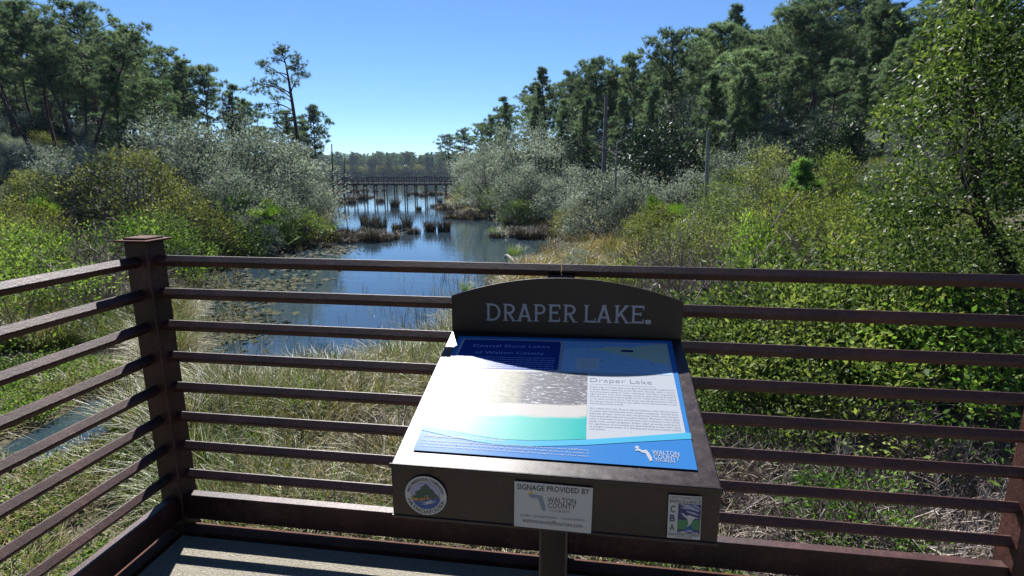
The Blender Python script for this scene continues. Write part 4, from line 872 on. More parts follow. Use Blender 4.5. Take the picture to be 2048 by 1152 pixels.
# ------------------------------------------------------------------ dead poles, stumps, log
def pole(name, label, px0, D, px1, ty, r, mat, cat='dead tree', branch=0, base_z=None):
    b = at(px0, D); d = ray(px1, ty); tp = CAM + d * (D / (d[:2] @ FH)); rng = np.random.default_rng(int(px0)); n = 9; t = np.linspace(0, 1, n)[:, None]
    C = (tp - b) * t + np.cumsum(rng.normal(0, .012, (n, 3)), 0) * np.array([1, 1, 0]); m = MB(); m.tube(C, np.linspace(r, r * .62, n), 8)
    for k in range(branch):
        q = C[rng.integers(4, n)]; az = rng.uniform(0, 6.28); L = rng.uniform(.4, 1.4); m.tube(curve(q, q + np.array([math.cos(az), math.sin(az), .5]) * L, .1, 4, rng), np.linspace(r * .3, r * .1, 4), 4)
    o = m.build(name, M[mat], None, True); o.location = b; tag(o, label, cat, 'dead standing trunks'); return o
pole('dead_trunk', 'bare silver grey pole standing on the right slope', 1408, 29, 1415, 262, .13, 'pole')
pole('dead_trunk', 'brownish bare dead trunk with broken top on the right bank', 1204, 40, 1212, 190, .19, 'bark_grey', branch=7)
pole('dead_trunk', 'thin pale dead trunk right of the brownish one', 1228, 34, 1236, 285, .085, 'pole', branch=2)
pole('dead_trunk', 'thin dark leaning trunk at the left end of the far boardwalk', 668, 84, 663, 288, .13, 'bark')
pole('dead_trunk', 'thin dark upright trunk in the water before the far boardwalk', 689, 88, 689, 312, .10, 'bark')
pole('dead_trunk', 'slim dark trunk left of the lone pine', 586, 58, 585, 262, .12, 'bark')
for px, D, h, lb in ((978, 57, 1.0, 'dark pointed stump at the right waterline'), (940, 66, .6, 'small stump on the far right mud bank'), (905, 76, .7, 'stump farthest along the right shore'), (1098, 47, 1.2, 'broken stump under the dark grey oak'), (664, 42, 1.0, 'dark stump standing off the left shore')):
    z = WATER_Z - .3; lat = D * (px - 1024) / FPX * math.cos(PITCH) + 1.0 * (px - 1024) / FPX; p = FH * D + RH * lat; m = MB(); n = 7; t = np.linspace(0, 1, n)[:, None]; rng = np.random.default_rng(px)
    m.tube(np.array([[0, 0, 0]]) + t * np.array([[.1, 0, h + .3]]) + rng.normal(0, .02, (n, 3)), [.42, .34, .27, .22, .20, .17, .06], 9); o = m.build('stump', M['bark'], None, True); o.location = (*p, z); tag(o, lb, 'stump', 'stumps along the shore')
p0, p1 = onz(1003, 434, WATER_Z + .1), onz(1092, 452, WATER_Z + .1); m = MB(); m.tube(curve(np.zeros(3), p1 - p0, .02, 8, np.random.default_rng(3)), np.linspace(.09, .16, 8), 7); o = m.build('fallen_log', M['pole'], None, True); o.location = p0; tag(o, 'pale fallen log lying along the right waterline', 'log')
p0, p1 = onz(1010, 512, WATER_Z + .06), onz(1030, 527, WATER_Z + .06); m = MB(); m.tube(curve(np.zeros(3), p1 - p0, .05, 6, np.random.default_rng(4)), np.linspace(.05, .09, 6), 6); o = m.build('fallen_log', M['pole'], None, True); o.location = p0; tag(o, 'short pale log at the edge of the golden reeds', 'log')

# ------------------------------------------------------------------ rush clumps standing in the water
for k, (px, py, s_, p, lb) in enumerate([(790, 414, 1.5, 0, 'round dark rush clump alone in mid lake'), (880, 410, 1.0, 1, 'small upright rush clump near the right shore'), (860, 462, 1.15, 0, 'dark rush clump left half of the pair in mid water'), (888, 462, 1.15, 0, 'dark rush clump right half of the pair in mid water'),
        (795, 465, 1.0, 0, 'rush clump left of the tall spiky one'), (815, 462, 1.25, 1, 'tall spiky rush clump left of the mid water pair'), (828, 467, .9, 2, 'spreading rush clump right of the tall spiky one'), (728, 448, 1.0, 1, 'thin rush clump at the back of the left rushes'), (745, 456, 1.3, 0, 'bushy dark rush clump at the back of the left rushes'), (765, 462, 1.1, 1, 'rush clump at the right end of the left rushes'),
        (700, 478, 1.0, 2, 'brown rush clump nearest the left shore'), (722, 482, 1.0, 2, 'brown rush clump in the middle of the left rushes'), (745, 484, 1.0, 0, 'dark rush clump at the front of the left rushes'), (768, 482, .9, 2, 'brown rush clump at the front right of the left rushes'), (760, 404, 1.3, 2, 'wide rush clump left of the round mid lake clump'), (725, 400, 1.6, 2, 'wide brown rush clump under the left boardwalk piles'), (700, 402, 1.6, 2, 'brown rush clump below the left end of the boardwalk'), (845, 392, 1.3, 2, 'low rush clump under the right boardwalk piles'),
        (1020, 452, .9, 2, 'dark rush clump by the fallen log'), (1070, 465, .9, 2, 'tangled rush clump before the golden reeds')]):
    q = onz(px, py, WATER_Z); o = link('rush_clump', RUSH[p]); o.location = q; o.scale = (s_ * .75, s_ * .75, s_ * .9); o.rotation_euler = (0, 0, k * 1.3); tag(o, lb, 'rushes', 'rush clumps in the lake')
for k, (px, py, s_, lb) in enumerate([(992, 470, .95, 'green grass tussock in the reflecting water'), (1030, 508, .8, 'pale green tussock near the golden reeds'), (935, 580, .5, 'small grass tuft at the near water edge')]):
    q = onz(px, py, WATER_Z); o = link('grass_tussock', TUSSG[0]); o.location = q; o.scale = (s_,) * 3; tag(o, lb, 'grass tussock', 'green tussocks in the lake')

# ------------------------------------------------------------------ big leafy tree at the right
def big_tree():
    rng = np.random.default_rng(7); base = at(2075, 10.5); tr, cr = MB(), MB()
    W_ = lambda px, py, D: CAM + ray(px, py) * (D / (ray(px, py)[:2] @ FH)) - base
    trunk = np.array([W_(2075, 640, 10.5) * np.array([1, 1, 0]), W_(2020, 540, 10.4), W_(1960, 430, 10.4), W_(1945, 330, 10.6), W_(1935, 150, 10.8), W_(1940, -60, 11)])
    tr.tube(trunk, [.16, .14, .12, .10, .07, .04], 8)
    for px, py, D in ((1850, 250, 10), (1900, 80, 9.5), (2020, 180, 10), (2040, 40, 9.5), (1840, 420, 9.8), (2060, 330, 9.6), (1960, -80, 10), (1780, 330, 11), (1990, 420, 9.3)):
        s0 = trunk[rng.integers(2, 5)]; tr.tube(curve(s0, W_(px, py, D), .1, 6, rng), np.linspace(.06, .015, 6), 5, cap=False)
    n = 620; P = []
    while len(P) < n:
        px, py = rng.uniform(1720, 2330), rng.uniform(-260, 620)
        lim = np.interp(py, [-260, 0, 130, 200, 300, 400, 480, 560, 620], [1930, 1900, 1850, 1800, 1790, 1740, 1760, 1800, 1840])
        if px < lim + rng.normal(0, 22): continue
        P.append(W_(px, py, rng.uniform(8.8, 12.6)))
    for c in P:
        k = int(135 * rng.uniform(.5, 1.5)); q = rng.normal(0, 1, (k, 3)) * np.array([1, 1, .6]) * .25 * rng.uniform(.7, 1.3); tone = rng.normal(.45, .2)
        add_leaves(cr, c + q, unit(q) * .7 + np.array([0, 0, -.1]), .088, .036, rng, 0, np.clip(tone + rng.normal(0, .15, k), 0, 1), .7)
    r = plant('leafy_tree', {'trunk': tr.mesh('trunk', [M['bark']], True), 'crown': cr.mesh('crown', [M['baytree']])}, 'large glossy leaved tree filling the right side with a slanting dark trunk', 'tree', None, base)
    vm = MB()
    for k in range(14):
        p0 = W_(rng.uniform(1880, 1960), rng.uniform(230, 300), 8.9); vm.tube(curve(p0, p0 + np.array([rng.normal(0, .3), 0, -rng.uniform(.3, 1.0)]), .2, 6, rng), .006, 3, 0, rng.uniform(.4, 1), cap=False)
    vm.build('dry_vines', M['twig'], r)
big_tree()

# ------------------------------------------------------------------ masses nobody could count (instanced blades and leaves)
def scatter(name, label, cat, meshes, P, scl, rz, idx=None, tilt=None, seed=0):
    pc = bpy.data.collections.new(name + '_pieces')
    for k, me in enumerate(meshes): pc.objects.link(bpy.data.objects.new(f'{name}_piece_{k:02d}', me))
    rng = np.random.default_rng(seed); P = np.asarray(P, float); n = len(P)
    me = bpy.data.meshes.new(name); me.vertices.add(n); me.vertices.foreach_set('co', P.astype(np.float32).ravel())
    R = np.zeros((n, 3)); R[:, 2] = rz
    if tilt is not None: R[:, :2] = rng.normal(0, tilt, (n, 2))
    me.attributes.new('rot', 'FLOAT_VECTOR', 'POINT').data.foreach_set('vector', R.astype(np.float32).ravel())
    me.attributes.new('scl', 'FLOAT', 'POINT').data.foreach_set('value', np.broadcast_to(scl, (n,)).astype(np.float32))
    me.attributes.new('idx', 'INT', 'POINT').data.foreach_set('value', (rng.integers(0, len(meshes), n) if idx is None else np.asarray(idx)).astype(np.int32))
    g = bpy.data.node_groups.new(name, 'GeometryNodeTree'); g.interface.new_socket('Geometry', in_out='INPUT', socket_type='NodeSocketGeometry'); g.interface.new_socket('Geometry', in_out='OUTPUT', socket_type='NodeSocketGeometry')
    gi, go = g.nodes.new('NodeGroupInput'), g.nodes.new('NodeGroupOutput'); ip = g.nodes.new('GeometryNodeInstanceOnPoints'); ci = g.nodes.new('GeometryNodeCollectionInfo')
    ci.inputs['Collection'].default_value = pc; ci.inputs['Separate Children'].default_value = True; ci.inputs['Reset Children'].default_value = True; ip.inputs['Pick Instance'].default_value = True
    def attr(nm, ty):
        a = g.nodes.new('GeometryNodeInputNamedAttribute'); a.data_type = ty; a.inputs['Name'].default_value = nm; return a.outputs['Attribute']
    e = g.nodes.new('FunctionNodeEulerToRotation'); g.links.new(attr('rot', 'FLOAT_VECTOR'), e.inputs[0])
    g.links.new(gi.outputs[0], ip.inputs['Points']); g.links.new(ci.outputs[0], ip.inputs['Instance']); g.links.new(attr('idx', 'INT'), ip.inputs['Instance Index'])
    g.links.new(e.outputs[0], ip.inputs['Rotation']); g.links.new(attr('scl', 'FLOAT'), ip.inputs['Scale']); g.links.new(ip.outputs[0], go.inputs[0])
    o = link(name, me); md = o.modifiers.new('scatter', 'NODES'); md.node_group = g
    tag(o, label, cat, kind='stuff'); return o
def in_poly(P, px, z=None):
    Q = np.column_stack([P, ground_z(P) if z is None else np.full(len(P), z)]) - CAM; w_ = Q @ _F
    X = np.column_stack([1024 + FPX * (Q @ _R) / w_, 576 - FPX * (Q @ _U) / w_]); return (sdist(X, np.array(px, float)) < 0) & (w_ > .5)
def sample(n, u, d, rng, power=1.0):
    """random ground points: lateral range u, distance range d, denser near"""
    t = rng.uniform(0, 1, n) ** power; dd = d[0] + (d[1] - d[0]) * t; uu = rng.uniform(u[0], u[1], n); return uu[:, None] * RH + dd[:, None] * FH
def patch(P, sc_, seed): # smooth patchiness 0..1
    a = np.random.default_rng(seed).uniform(0, 6.28, 6); return .5 + .25 * (np.sin(P[:, 0] * sc_ + a[0] + 1.5 * np.sin(P[:, 1] * sc_ * .7 + a[1])) + np.sin(P[:, 1] * sc_ * 1.3 + a[2] + 1.2 * np.sin(P[:, 0] * sc_ * .9 + a[3])))
rng = np.random.default_rng(77)
def on_ground(P, dz=0.0): return np.column_stack([P, ground_z(P) + dz])

# marsh grass in front of the railing and on the left shore
GR = [make_blades(201, 80, .30, (.7, 1.25), .017, .55, 'grass'), make_blades(202, 80, .34, (.6, 1.1), .017, .75, 'grass'), make_blades(203, 70, .28, (.8, 1.35), .017, .45, 'grass', tone=.35), make_blades(204, 80, .34, (.55, 1.05), .017, .9, 'grass', tone=.75), make_blades(205, 70, .3, (.6, 1.1), .017, .5, 'grass_green')]
P = sample(9000, (-16, 7), (3.2, 19), rng, .9); s1 = sdist(P, POLY); s2 = sdist(P, CREEK); x = P @ RH; d = P @ FH
nearw = in_poly(P, [(330, 1152), (330, 690), (540, 700), (900, 640), (1000, 560), (1110, 520), (1300, 560), (1300, 1152)]); left = (x < -5.5) & (x > -1.15 * d - 2)
bright = in_poly(P, [(-400, 700), (60, 700), (300, 690), (330, 800), (260, 790), (100, 850), (-400, 1000)])
low = in_poly(P, [(-500, 1000), (60, 905), (330, 850), (390, 1152), (300, 1400), (-500, 1400)])
ok = (s1 > -.35) & (s2 > .35) & (nearw | left) & ~bright & ~low & (rng.uniform(0, 1, len(P)) < .15 + .9 * patch(P, .9, 1))
P = P[ok]; pt = patch(P, .6, 5); idx = np.where(rng.uniform(0, 1, len(P)) < .16 + .30 * (pt > .6), 4, np.where(pt > .55, rng.integers(0, 3, len(P)), rng.choice([0, 1, 3, 3], len(P))))
scatter('marsh_grass', 'tangled tan and green marsh grass below the railing', 'marsh grass', GR, on_ground(P), rng.uniform(.65, 1.15, len(P)), rng.uniform(0, 6.28, len(P)), idx, .12)
# small leaved green plants at the left
def make_herb(seed, n=90, r=.28, h=.28, leaf=(.055, .03), mat='green'):
    q = np.random.default_rng(seed); mb = MB(); a = q.uniform(0, 6.28, n); rr = r * np.sqrt(q.uniform(0, 1, n)); Pp = np.column_stack([np.cos(a) * rr, np.sin(a) * rr, q.uniform(.03, 1, n) ** .6 * h * (1 - .4 * (rr / r) ** 2)])
    add_leaves(mb, Pp, np.column_stack([np.cos(a), np.sin(a), np.full(n, .5)]), leaf[0], leaf[1], q); return mb.mesh('herb', [M[mat]])
HB = [make_herb(211), make_herb(212, 110, .32, .4), make_herb(213, 90, .3, .3, (.06, .028), 'myrtle'), make_herb(214, 90, .3, .35, (.055, .026), 'bay'), make_blades(215, 60, .25, (.3, .55), .012, .8, 'grass', tone=.7)]
P = sample(6000, (-16, -3), (3.4, 13), rng, .9); br = in_poly(P, [(-400, 690), (60, 690), (290, 680), (330, 780), (260, 785), (100, 840), (-400, 990)]); lo = in_poly(P, [(-500, 990), (60, 900), (330, 850), (390, 1152), (300, 1400), (-500, 1400)])
ok = (sdist(P, CREEK) > .12) & (br | lo) & (sdist(P, POLY) > .2) & (rng.uniform(0, 1, len(P)) < .2 + 1.0 * patch(P, 1.3, 8)); P = P[ok]; isb = br[ok]
idx = np.where(isb, rng.choice([0, 1, 2, 2, 3, 4], len(P)), rng.choice([0, 2, 3, 3, 4, 2, 4], len(P)))
scatter('ground_cover', 'bright green low plants beside the little creek at left', 'ground cover', HB, on_ground(P), rng.uniform(.6, 1.15, len(P)), rng.uniform(0, 6.28, len(P)), idx, .1)
# brambles at the right
BR = [make_shrub(221, 1.3, .9, 40, 56, (.042, .02), 'myrtle', cl=.13, stems=14, rs=.02), make_shrub(222, 1.4, 1.0, 40, 34, (.075, .03), 'bay', cl=.13, stems=14, rs=.02), make_shrub(223, 1.2, .8, 40, 46, (.055, .026), 'green', cl=.13, stems=12, rs=.02), make_shrub(224, 1.4, 1.0, 40, 60, (.036, .018), 'olive', cl=.13, stems=16, rs=.02)]
BRM = []
for k, d_ in enumerate(BR):
    BRM.append(d_['foliage'])
TWM = [make_twigs(231, 1.5, .9, 34, 'twig', .007)['twigs'], make_twigs(232, 1.7, .7, 36, 'twig', .007)['twigs']]
P = sample(2600, (1.2, 17), (4.2, 24), rng, .95); x = P @ RH; d = P @ FH; ok = (sdist(P, POLY) > .6) & (x > .10 * d + 1.0) & ~in_poly(P, [(1000, 420), (1320, 415), (1330, 545), (1280, 570), (1000, 600)]) & ~in_poly(P, [(1400, 990), (1560, 920), (1700, 800), (2048, 760), (2400, 780), (2400, 1400), (1400, 1400)])
P = P[ok]; pt = patch(P, .7, 9); x = P @ RH; d = P @ FH
tw = in_poly(P, [(1280, 425), (1430, 440), (1520, 395), (1600, 400), (1600, 470), (1500, 560), (1450, 680), (1280, 640)])
dead = rng.uniform(0, 1, len(P)) < np.where(tw, .75, np.where(x < .33 * d + .6, .4, .08))
idx = np.where(dead, rng.integers(4, 6, len(P)), np.where(pt > .58, rng.choice([0, 0, 2, 3], len(P)), np.where(pt > .38, rng.choice([1, 3, 0, 4], len(P)), rng.choice([1, 1, 2, 5], len(P)))))
scatter('brambles', 'tangled yellow green brambles and twigs covering the right slope', 'brambles', BRM + TWM, on_ground(P, -.05), rng.uniform(.6, 1.35, len(P)), rng.uniform(0, 6.28, len(P)), idx, .15)
P = sample(900, (1.2, 14), (4.2, 20), rng, .95); x = P @ RH; d = P @ FH; P = P[(sdist(P, POLY) > .6) & (x > .10 * d + 1.0) & (patch(P, .9, 33) > .45)]
scatter('bramble_canes', 'grey leafless canes arching through the brambles', 'brambles', [make_twigs(233, 1.9, 1.3, 26, 'twig', .009)['twigs'], make_twigs(234, 1.6, 1.1, 26, 'straw', .008)['twigs'], make_twigs(235, 1.6, 1.2, 26, 'twig_dark', .009)['twigs']], on_ground(P, -.05), rng.uniform(.7, 1.3, len(P)), rng.uniform(0, 6.28, len(P)), None, .2)
# dry straw and dead stems at the lower right
def make_straw(seed, n=70, r=.5, L=(.3, .8), mat='straw', rad=.005):
    q = np.random.default_rng(seed); mb = MB()
    for i in range(n):
        a, b_ = q.uniform(0, 6.28), q.uniform(0, 6.28); rr = r * math.sqrt(q.uniform()); p0 = np.array([math.cos(a) * rr, math.sin(a) * rr, q.uniform(0, .25)]); L_ = q.uniform(*L)
        mb.tube(curve(p0, p0 + np.array([math.cos(b_) * L_, math.sin(b_) * L_, q.normal(.05, .14)]), .12, 5, q), [rad, rad, rad * .9, rad * .7, rad * .4], 3, 0, q.uniform(0, 1), cap=False)
    return mb.mesh('straw', [M[mat]])
ST = [make_straw(241), make_straw(242), make_straw(243, 60, .5, (.3, .9), 'twig', .006), make_straw(244, 50, .45, (.2, .6), 'twig_dark', .006)]
P = sample(2600, (1.0, 10), (3.6, 9.5), rng, .9); ok = in_poly(P, [(1340, 1200), (1400, 950), (1500, 880), (1700, 830), (2048, 800), (2500, 880), (2500, 1500), (1300, 1500)]); P = P[ok]
scatter('dry_straw', 'heap of grey brown dry stems at the lower right', 'dry brush', ST, on_ground(P, .0), rng.uniform(.7, 1.2, len(P)), rng.uniform(0, 6.28, len(P)), None, .25)
P = sample(900, (-3, 8), (3.6, 9), rng, .9); P = P[sdist(P, POLY) > .3]
P = np.concatenate([P, P + rng.normal(0, .3, P.shape), P + rng.normal(0, .4, P.shape)]); P = P[sdist(P, POLY) > .2]
scatter('grass_litter', 'broken dead stems lying among the near grass', 'dry brush', ST[:1] + ST[3:], on_ground(P, .05), rng.uniform(.6, 1.0, len(P)), rng.uniform(0, 6.28, len(P)), None, .25)
# golden reeds
RD = [make_blades(251, 46, .5, (.7, 1.5), .032, .5, 'reed'), make_blades(252, 46, .55, (.6, 1.2), .032, .9, 'reed'), make_blades(253, 40, .5, (.6, 1.2), .03, .7, 'grass', tone=.6), make_straw(254, 44, .6, (.4, .9), 'twig', .012), make_straw(255, 44, .6, (.4, .9), 'twig_dark', .014), make_herb(256, 70, .45, .8, (.10, .05), 'olive')]
P = sample(6000, (-3, 12), (15, 44), rng, .9); ok = in_poly(P, [(1000, 600), (1030, 560), (1110, 530), (1165, 492), (1180, 460), (1215, 445), (1330, 432), (1420, 470), (1480, 600), (1300, 640), (1000, 640)]) & (sdist(P, POLY) > -.3); P = P[ok]; u = P @ RH; dd = P @ FH
side = u / dd; pt = patch(P, .8, 21); idx = np.where(side > .20, rng.choice([1, 2, 3, 3, 5], len(P)), np.where(pt > .55, rng.choice([0, 1, 1, 2], len(P)), rng.choice([1, 3, 4, 5, 2], len(P))))
scatter('golden_reeds', 'golden brown reeds along the right shore above the sign', 'reeds', RD, on_ground(P), rng.uniform(.45, 1.0, len(P)), rng.uniform(0, 6.28, len(P)), idx, .2)
# shore fringe: pale sedge and weeds along both waterlines
FR = [make_blades(261, 50, .5, (.4, .9), .022, .5, 'grass', tone=.5, seg=3), make_blades(262, 50, .5, (.5, 1.1), .022, .35, 'rush', seg=3), make_blades(263, 50, .5, (.4, .9), .022, .5, 'reed', seg=3)]
P = sample(26000, (-70, 20), (20, 140), rng, 1.1); s = sdist(P, POLY); ok = (s > -.3) & (s < 2.2); P = P[ok]; z = on_ground(P); z[:, 2] = np.maximum(z[:, 2], WATER_Z)
idx = rng.choice([0, 0, 1, 2], len(P)); scatter('shore_sedge', 'pale and brown sedge fringing the waterline', 'sedge', FR, z, rng.uniform(.4, .9, len(P)), rng.uniform(0, 6.28, len(P)), idx, .1)
P = np.concatenate([onz(px, py, WATER_Z)[None, :2] + rng.normal(0, 1, (n, 2)) * r for px, py, n, r in ((700, 474, 12, .6), (735, 478, 12, .7), (708, 396, 40, 2.0), (676, 406, 50, 1.6), (640, 486, 30, 1.0), (590, 494, 26, 1.0), (540, 502, 20, 1.0), (870, 388, 60, 3), (700, 383, 60, 4), (915, 418, 60, 1.6), (940, 436, 60, 1.2), (1080, 470, 60, 1.5))])
scatter('brown_rushes', 'reddish brown rushes in the shallows off the left shore', 'rushes', [RUSH[2], RUSH[0], FR[2], FR[1]], np.column_stack([P, np.full(len(P), WATER_Z)]), rng.uniform(.45, .9, len(P)), rng.uniform(0, 6.28, len(P)), rng.choice([0, 0, 1, 2, 3], len(P)))
# thin stems in the near water, pads and floating leaves
STEM = [make_blades(271, 5, .25, (.3, .7), .012, .12, 'rush', seg=2), make_blades(272, 7, .3, (.25, .6), .012, .3, 'grass', seg=2)]
P = sample(2600, (-16, 1), (12, 26), rng); s = sdist(P, POLY); ok = (s < -.1) & (rng.uniform(0, 1, len(P)) < np.clip(1.1 + s * .30, .05, 1)); P = P[ok]
scatter('water_stems', 'thin stems standing in the near shallow water', 'reeds', STEM, np.column_stack([P, np.full(len(P), WATER_Z)]), rng.uniform(.6, 1.3, len(P)), rng.uniform(0, 6.28, len(P)))
def make_pads(seed, n=9, r=.5):
    q = np.random.default_rng(seed); mb = MB()
    for i in range(n):
        c = q.normal(0, r, 2); R = q.uniform(.05, .13); a = np.linspace(.25, 6.05, 9) + q.uniform(0, 6); t = q.normal(0, .05, 2)
        V = np.column_stack([c[0] + R * np.cos(a), c[1] + R * np.sin(a), .012 + (np.cos(a) * t[0] + np.sin(a) * t[1]) * R * 4 + .01]); V = np.vstack([[c[0], c[1], .014], V]); mb.add(V, [[0, k, k + 1] for k in range(1, 9)], 0, q.uniform(0, 1))
    return mb.mesh('pads', [M['pad']])
PD = [make_pads(281), make_pads(282, 12, .6), make_pads(283, 7, .4)]
P = sample(7000, (-24, 0), (12.5, 38), rng); s = sdist(P, POLY); dl = in_poly(P, [(345, 705), (370, 640), (352, 560), (400, 528), (520, 500), (640, 480), (700, 500), (620, 545), (560, 600), (520, 660), (480, 720)], WATER_Z)
ok = (s < .2) & dl & (rng.uniform(0, 1, len(P)) < .08 + .45 * (patch(P, .8, 14) > .5)); P = P[ok]
scatter('lily_pads', 'lily pads and floating leaves on the dark water at left', 'lily pads', PD, np.column_stack([P, np.full(len(P), WATER_Z)]), rng.uniform(.6, 1.2, len(P)), rng.uniform(0, 6.28, len(P)))
# undergrowth filling the banks between the bushes
UG = [OAK[1]['foliage'], OLIVE[0]['foliage'], OLIVE[1]['foliage'], BAYS[0]['foliage'], MYRT[0]['foliage']]
P = sample(4200, (-75, 60), (17, 120), rng, 1.15); s = sdist(P, POLY); x = P @ RH; d = P @ FH; ok = (s > 2.2) & (s < 42) & (np.abs(x) < 1.15 * d + 6) & (d > 18 + 6 * (x > 0)) & ~in_poly(P, [(90, 380), (260, 400), (270, 560), (90, 560)]); P = P[ok]; d = P @ FH
idx = rng.choice([0, 0, 0, 1, 2, 3], len(P)); sc_ = rng.uniform(.22, .48, len(P)) * np.where(idx == 2, 1.3, 1) * np.clip(sdist(P, POLY) / 9, .45, 1)
scatter('undergrowth', 'grey green undergrowth filling the banks between bushes', 'undergrowth', UG, on_ground(P, -.15), sc_, rng.uniform(0, 6.28, len(P)), idx)
# woods behind the banks and across the lake, plus added unseen pines
def joined(p):
    mats = [p['trunk'].materials[0], p['crown'].materials[0]]; V, G, R, off = [], [], [], 0
    for mi, me in enumerate((p['trunk'], p['crown'])):
        n = len(me.vertices); co = np.zeros(n * 3, np.float32); me.vertices.foreach_get('co', co); V.append(co.reshape(-1, 3)); r = np.zeros(n, np.float32); me.attributes['rnd'].data.foreach_get('value', r); R.append(r)
        k = np.zeros(len(me.polygons), np.int32); me.polygons.foreach_get('loop_total', k); st_ = np.zeros(len(me.polygons), np.int32); me.polygons.foreach_get('loop_start', st_); lv = np.zeros(len(me.loops), np.int32); me.loops.foreach_get('vertex_index', lv)
        for q in np.unique(k): G.append((lv[st_[k == q][:, None] + np.arange(q)] + off, mi))
        off += n
    return new_mesh('wood_pine', np.concatenate(V), G, mats, np.concatenate(R))
WP = [joined(PINE[k]) for k in (0, 2, 3)]
P = sample(650, (-120, 110), (52, 150), rng, 1.1); s = sdist(P, POLY); x = P @ RH; d = P @ FH
ok = (s > 16 + .10 * d) & (np.abs(x) < 1.15 * d) & (d > 56); P = P[ok]; x = P @ RH; d = P @ FH
sky_y = np.interp(1024 + FPX * .98 * x / d, [-200, 0, 170, 300, 400, 480, 530, 640, 900, 985, 1090, 1265, 1340, 1460, 1700, 2300], [0, 25, 60, 95, 150, 190, 270, 330, 290, 250, 175, 150, 100, 50, 30, 0])
hh = np.array([top_z(1024, y, q) for y, q in zip(sky_y, d)]) - ground_z(P) - rng.uniform(0, 2.5, len(P)); hh = np.minimum(hh, rng.uniform(13, 17, len(P))); k = hh > 3; P = P[k]
PB = sample(150, (-60, 60), (-46, -14), rng); P = np.concatenate([P, PB]); hk = np.concatenate([hh[k], rng.uniform(12, 17, len(PB))])  # pines added out of view behind the camera to block sky fill
scatter('pine_wood', 'shaded pine wood behind the trees of both banks, with added unseen pines behind the camera', 'woods', WP, on_ground(P), hk / 14, rng.uniform(0, 6.28, len(P)))
P = np.concatenate([sample(900, (-330, 130), (532, 620), rng), sample(700, (-330, 130), (528, 550), rng)]); hh = np.concatenate([rng.uniform(13, 23.5, 900) / 14, rng.uniform(1.5, 2.7, 700)]); P3 = on_ground(P)
scatter('far_wood', 'hazy pine wood along the far shore of the lake', 'woods', WP + [OLIVE[0]['foliage'], BAYS[0]['foliage']], P3, hh, rng.uniform(0, 6.28, len(P)), np.concatenate([rng.integers(0, 3, 900), rng.integers(3, 5, 700)]))
P = sample(1500, (-120, 110), (46, 140), rng, 1.1); s = sdist(P, POLY); x = P @ RH; d = P @ FH; ok = (s > 14 + .05 * d) & (np.abs(x) < 1.15 * d); P = P[ok]
scatter('understory', 'shaded broadleaf understory beneath the bank pines', 'understory', [OAK[1]['foliage'], OAK[2]['foliage'], OLIVE[0]['foliage'], MAGN['foliage']], on_ground(P, -.2), rng.uniform(.35, .65, len(P)), rng.uniform(0, 6.28, len(P)), rng.choice([0, 1, 2, 2, 3], len(P)))
P = sample(500, (-330, 130), (524, 529), rng); scatter('far_reeds', 'brown reeds along the far shore', 'reeds', [RUSH[2], FR[2]], np.column_stack([P, np.full(len(P), WATER_Z)]), rng.uniform(2.2, 3.5, len(P)), rng.uniform(0, 6.28, len(P)))

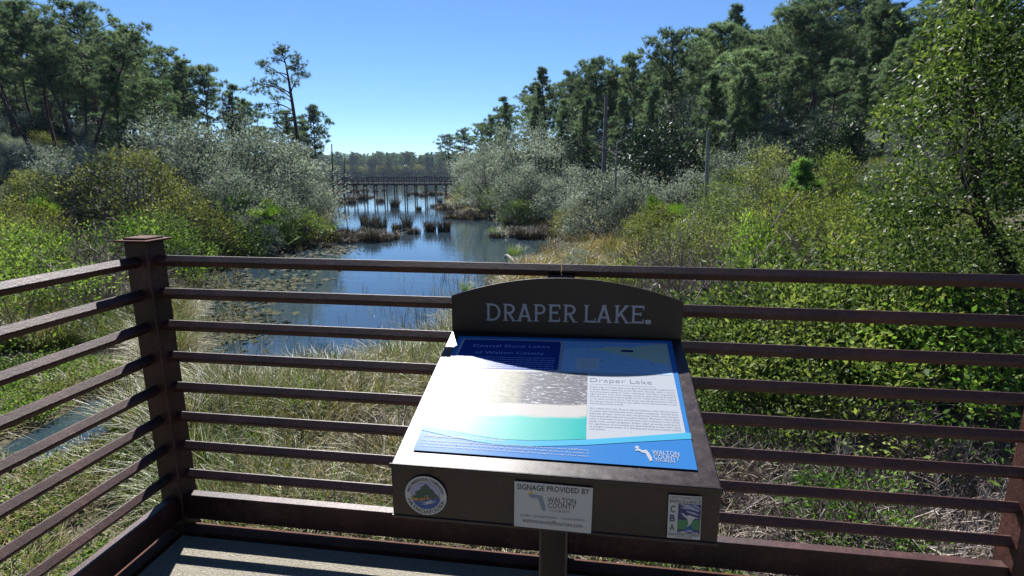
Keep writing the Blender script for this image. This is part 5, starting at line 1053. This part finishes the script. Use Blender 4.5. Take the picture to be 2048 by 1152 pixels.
# ------------------------------------------------------------------ far boardwalk bridge
M['wood_dark'] = bark_mat('dark_boardwalk_wood', (.035, .026, .03), (.10, .075, .075), (2, 2, 8)); M['wood_red'] = bark_mat('reddish_boardwalk_wood', (.10, .045, .04), (.22, .11, .10), (1, 1, 6))
BD = 104.0; cb = FH * BD + RH * ((780 - 1024) / FPX * BD * .99); bw = tag(empty('boardwalk_bridge', (*cb, WATER_Z), YAW), 'long dark wooden boardwalk on piles crossing the lake', 'bridge')
HWD = 22.0
m = MB(); m.box((0, 0, 2.86), (2 * HWD, 2.4, .16)); m.build('deck', M['wood_dark'], bw)
for sy in (-1.15, 1.15):
    m = MB(); m.box((0, sy * 1.05, 2.66), (2 * HWD, .12, .24)); m.build('stringer', M['wood_dark'], bw)
    for z, hgt in ((3.97, .10), (3.72, .09), (3.45, .09), (3.18, .09)):
        m = MB(); m.box((0, sy, z), (2 * HWD, .06, hgt)); m.build('rail', M['wood_dark'] if sy < 0 else M['wood_red'], bw)
k = 0; x = -HWD + .4
pbar = MB(); pbar.box((0, 0, .55), (.12, .12, 1.15)); pmesh = pbar.mesh('rail_post', [M['wood_dark']]); pil = MB(); pil.tube([(0, 0, -1.2), (0, 0, 2.6)], .11, 8); pim = pil.mesh('pile', [M['wood_dark']], True); cbm = MB(); cbm.box((0, 0, 2.42), (.2, 2.6, .2)); cbme = cbm.mesh('cross_beam', [M['wood_dark']])
lm_ = MB(); lm_.tube([(0, 0, 0), (0, 0, .75)], .045, 6); lm_.box((0, 0, .78), (1.25, .06, .06)); lm_.box((-.55, 0, .70), (.3, .25, .12)); lm_.box((.55, 0, .70), (.3, .25, .12)); lmm = lm_.mesh('lamp_post', [M['wood_dark']])
while x < HWD:
    for sy in (-1.15, 1.15):
        o = link('rail_post', pmesh, bw); o.location = (x, sy + (.09 if sy > 0 else -.09), 2.94)
        if k % 2 == 0:
            o = link('pile', pim, bw); o.location = (x, sy * .9, 0)
    if k % 2 == 0:
        o = link('cross_beam', cbme, bw); o.location = (x, 0, 0)
    if k % 5 == 2:
        o = link('lamp_post', lmm, bw); o.location = (x, -1.3, 4.02)
    x += .95; k += 1

# ------------------------------------------------------------------ haze: still, even air
hm = bpy.data.materials.new('haze_air'); hm.use_nodes = True; t = hm.node_tree; t.nodes.remove(t.nodes['Principled BSDF'])
pv = t.nodes.new('ShaderNodeVolumePrincipled'); pv.inputs['Color'].default_value = (.62, .78, 1.0, 1); pv.inputs['Density'].default_value = .0001; pv.inputs['Anisotropy'].default_value = .2
t.links.new(pv.outputs[0], t.nodes['Material Output'].inputs['Volume'])
hz = MB(); hz.box((0, 0, 0), (3200, 3200, 46)); ho = hz.build('haze', hm); ho.location = (0, 600, 17.5)
tag(ho, 'thin bluish haze in the air over the lake', 'haze', kind='stuff')
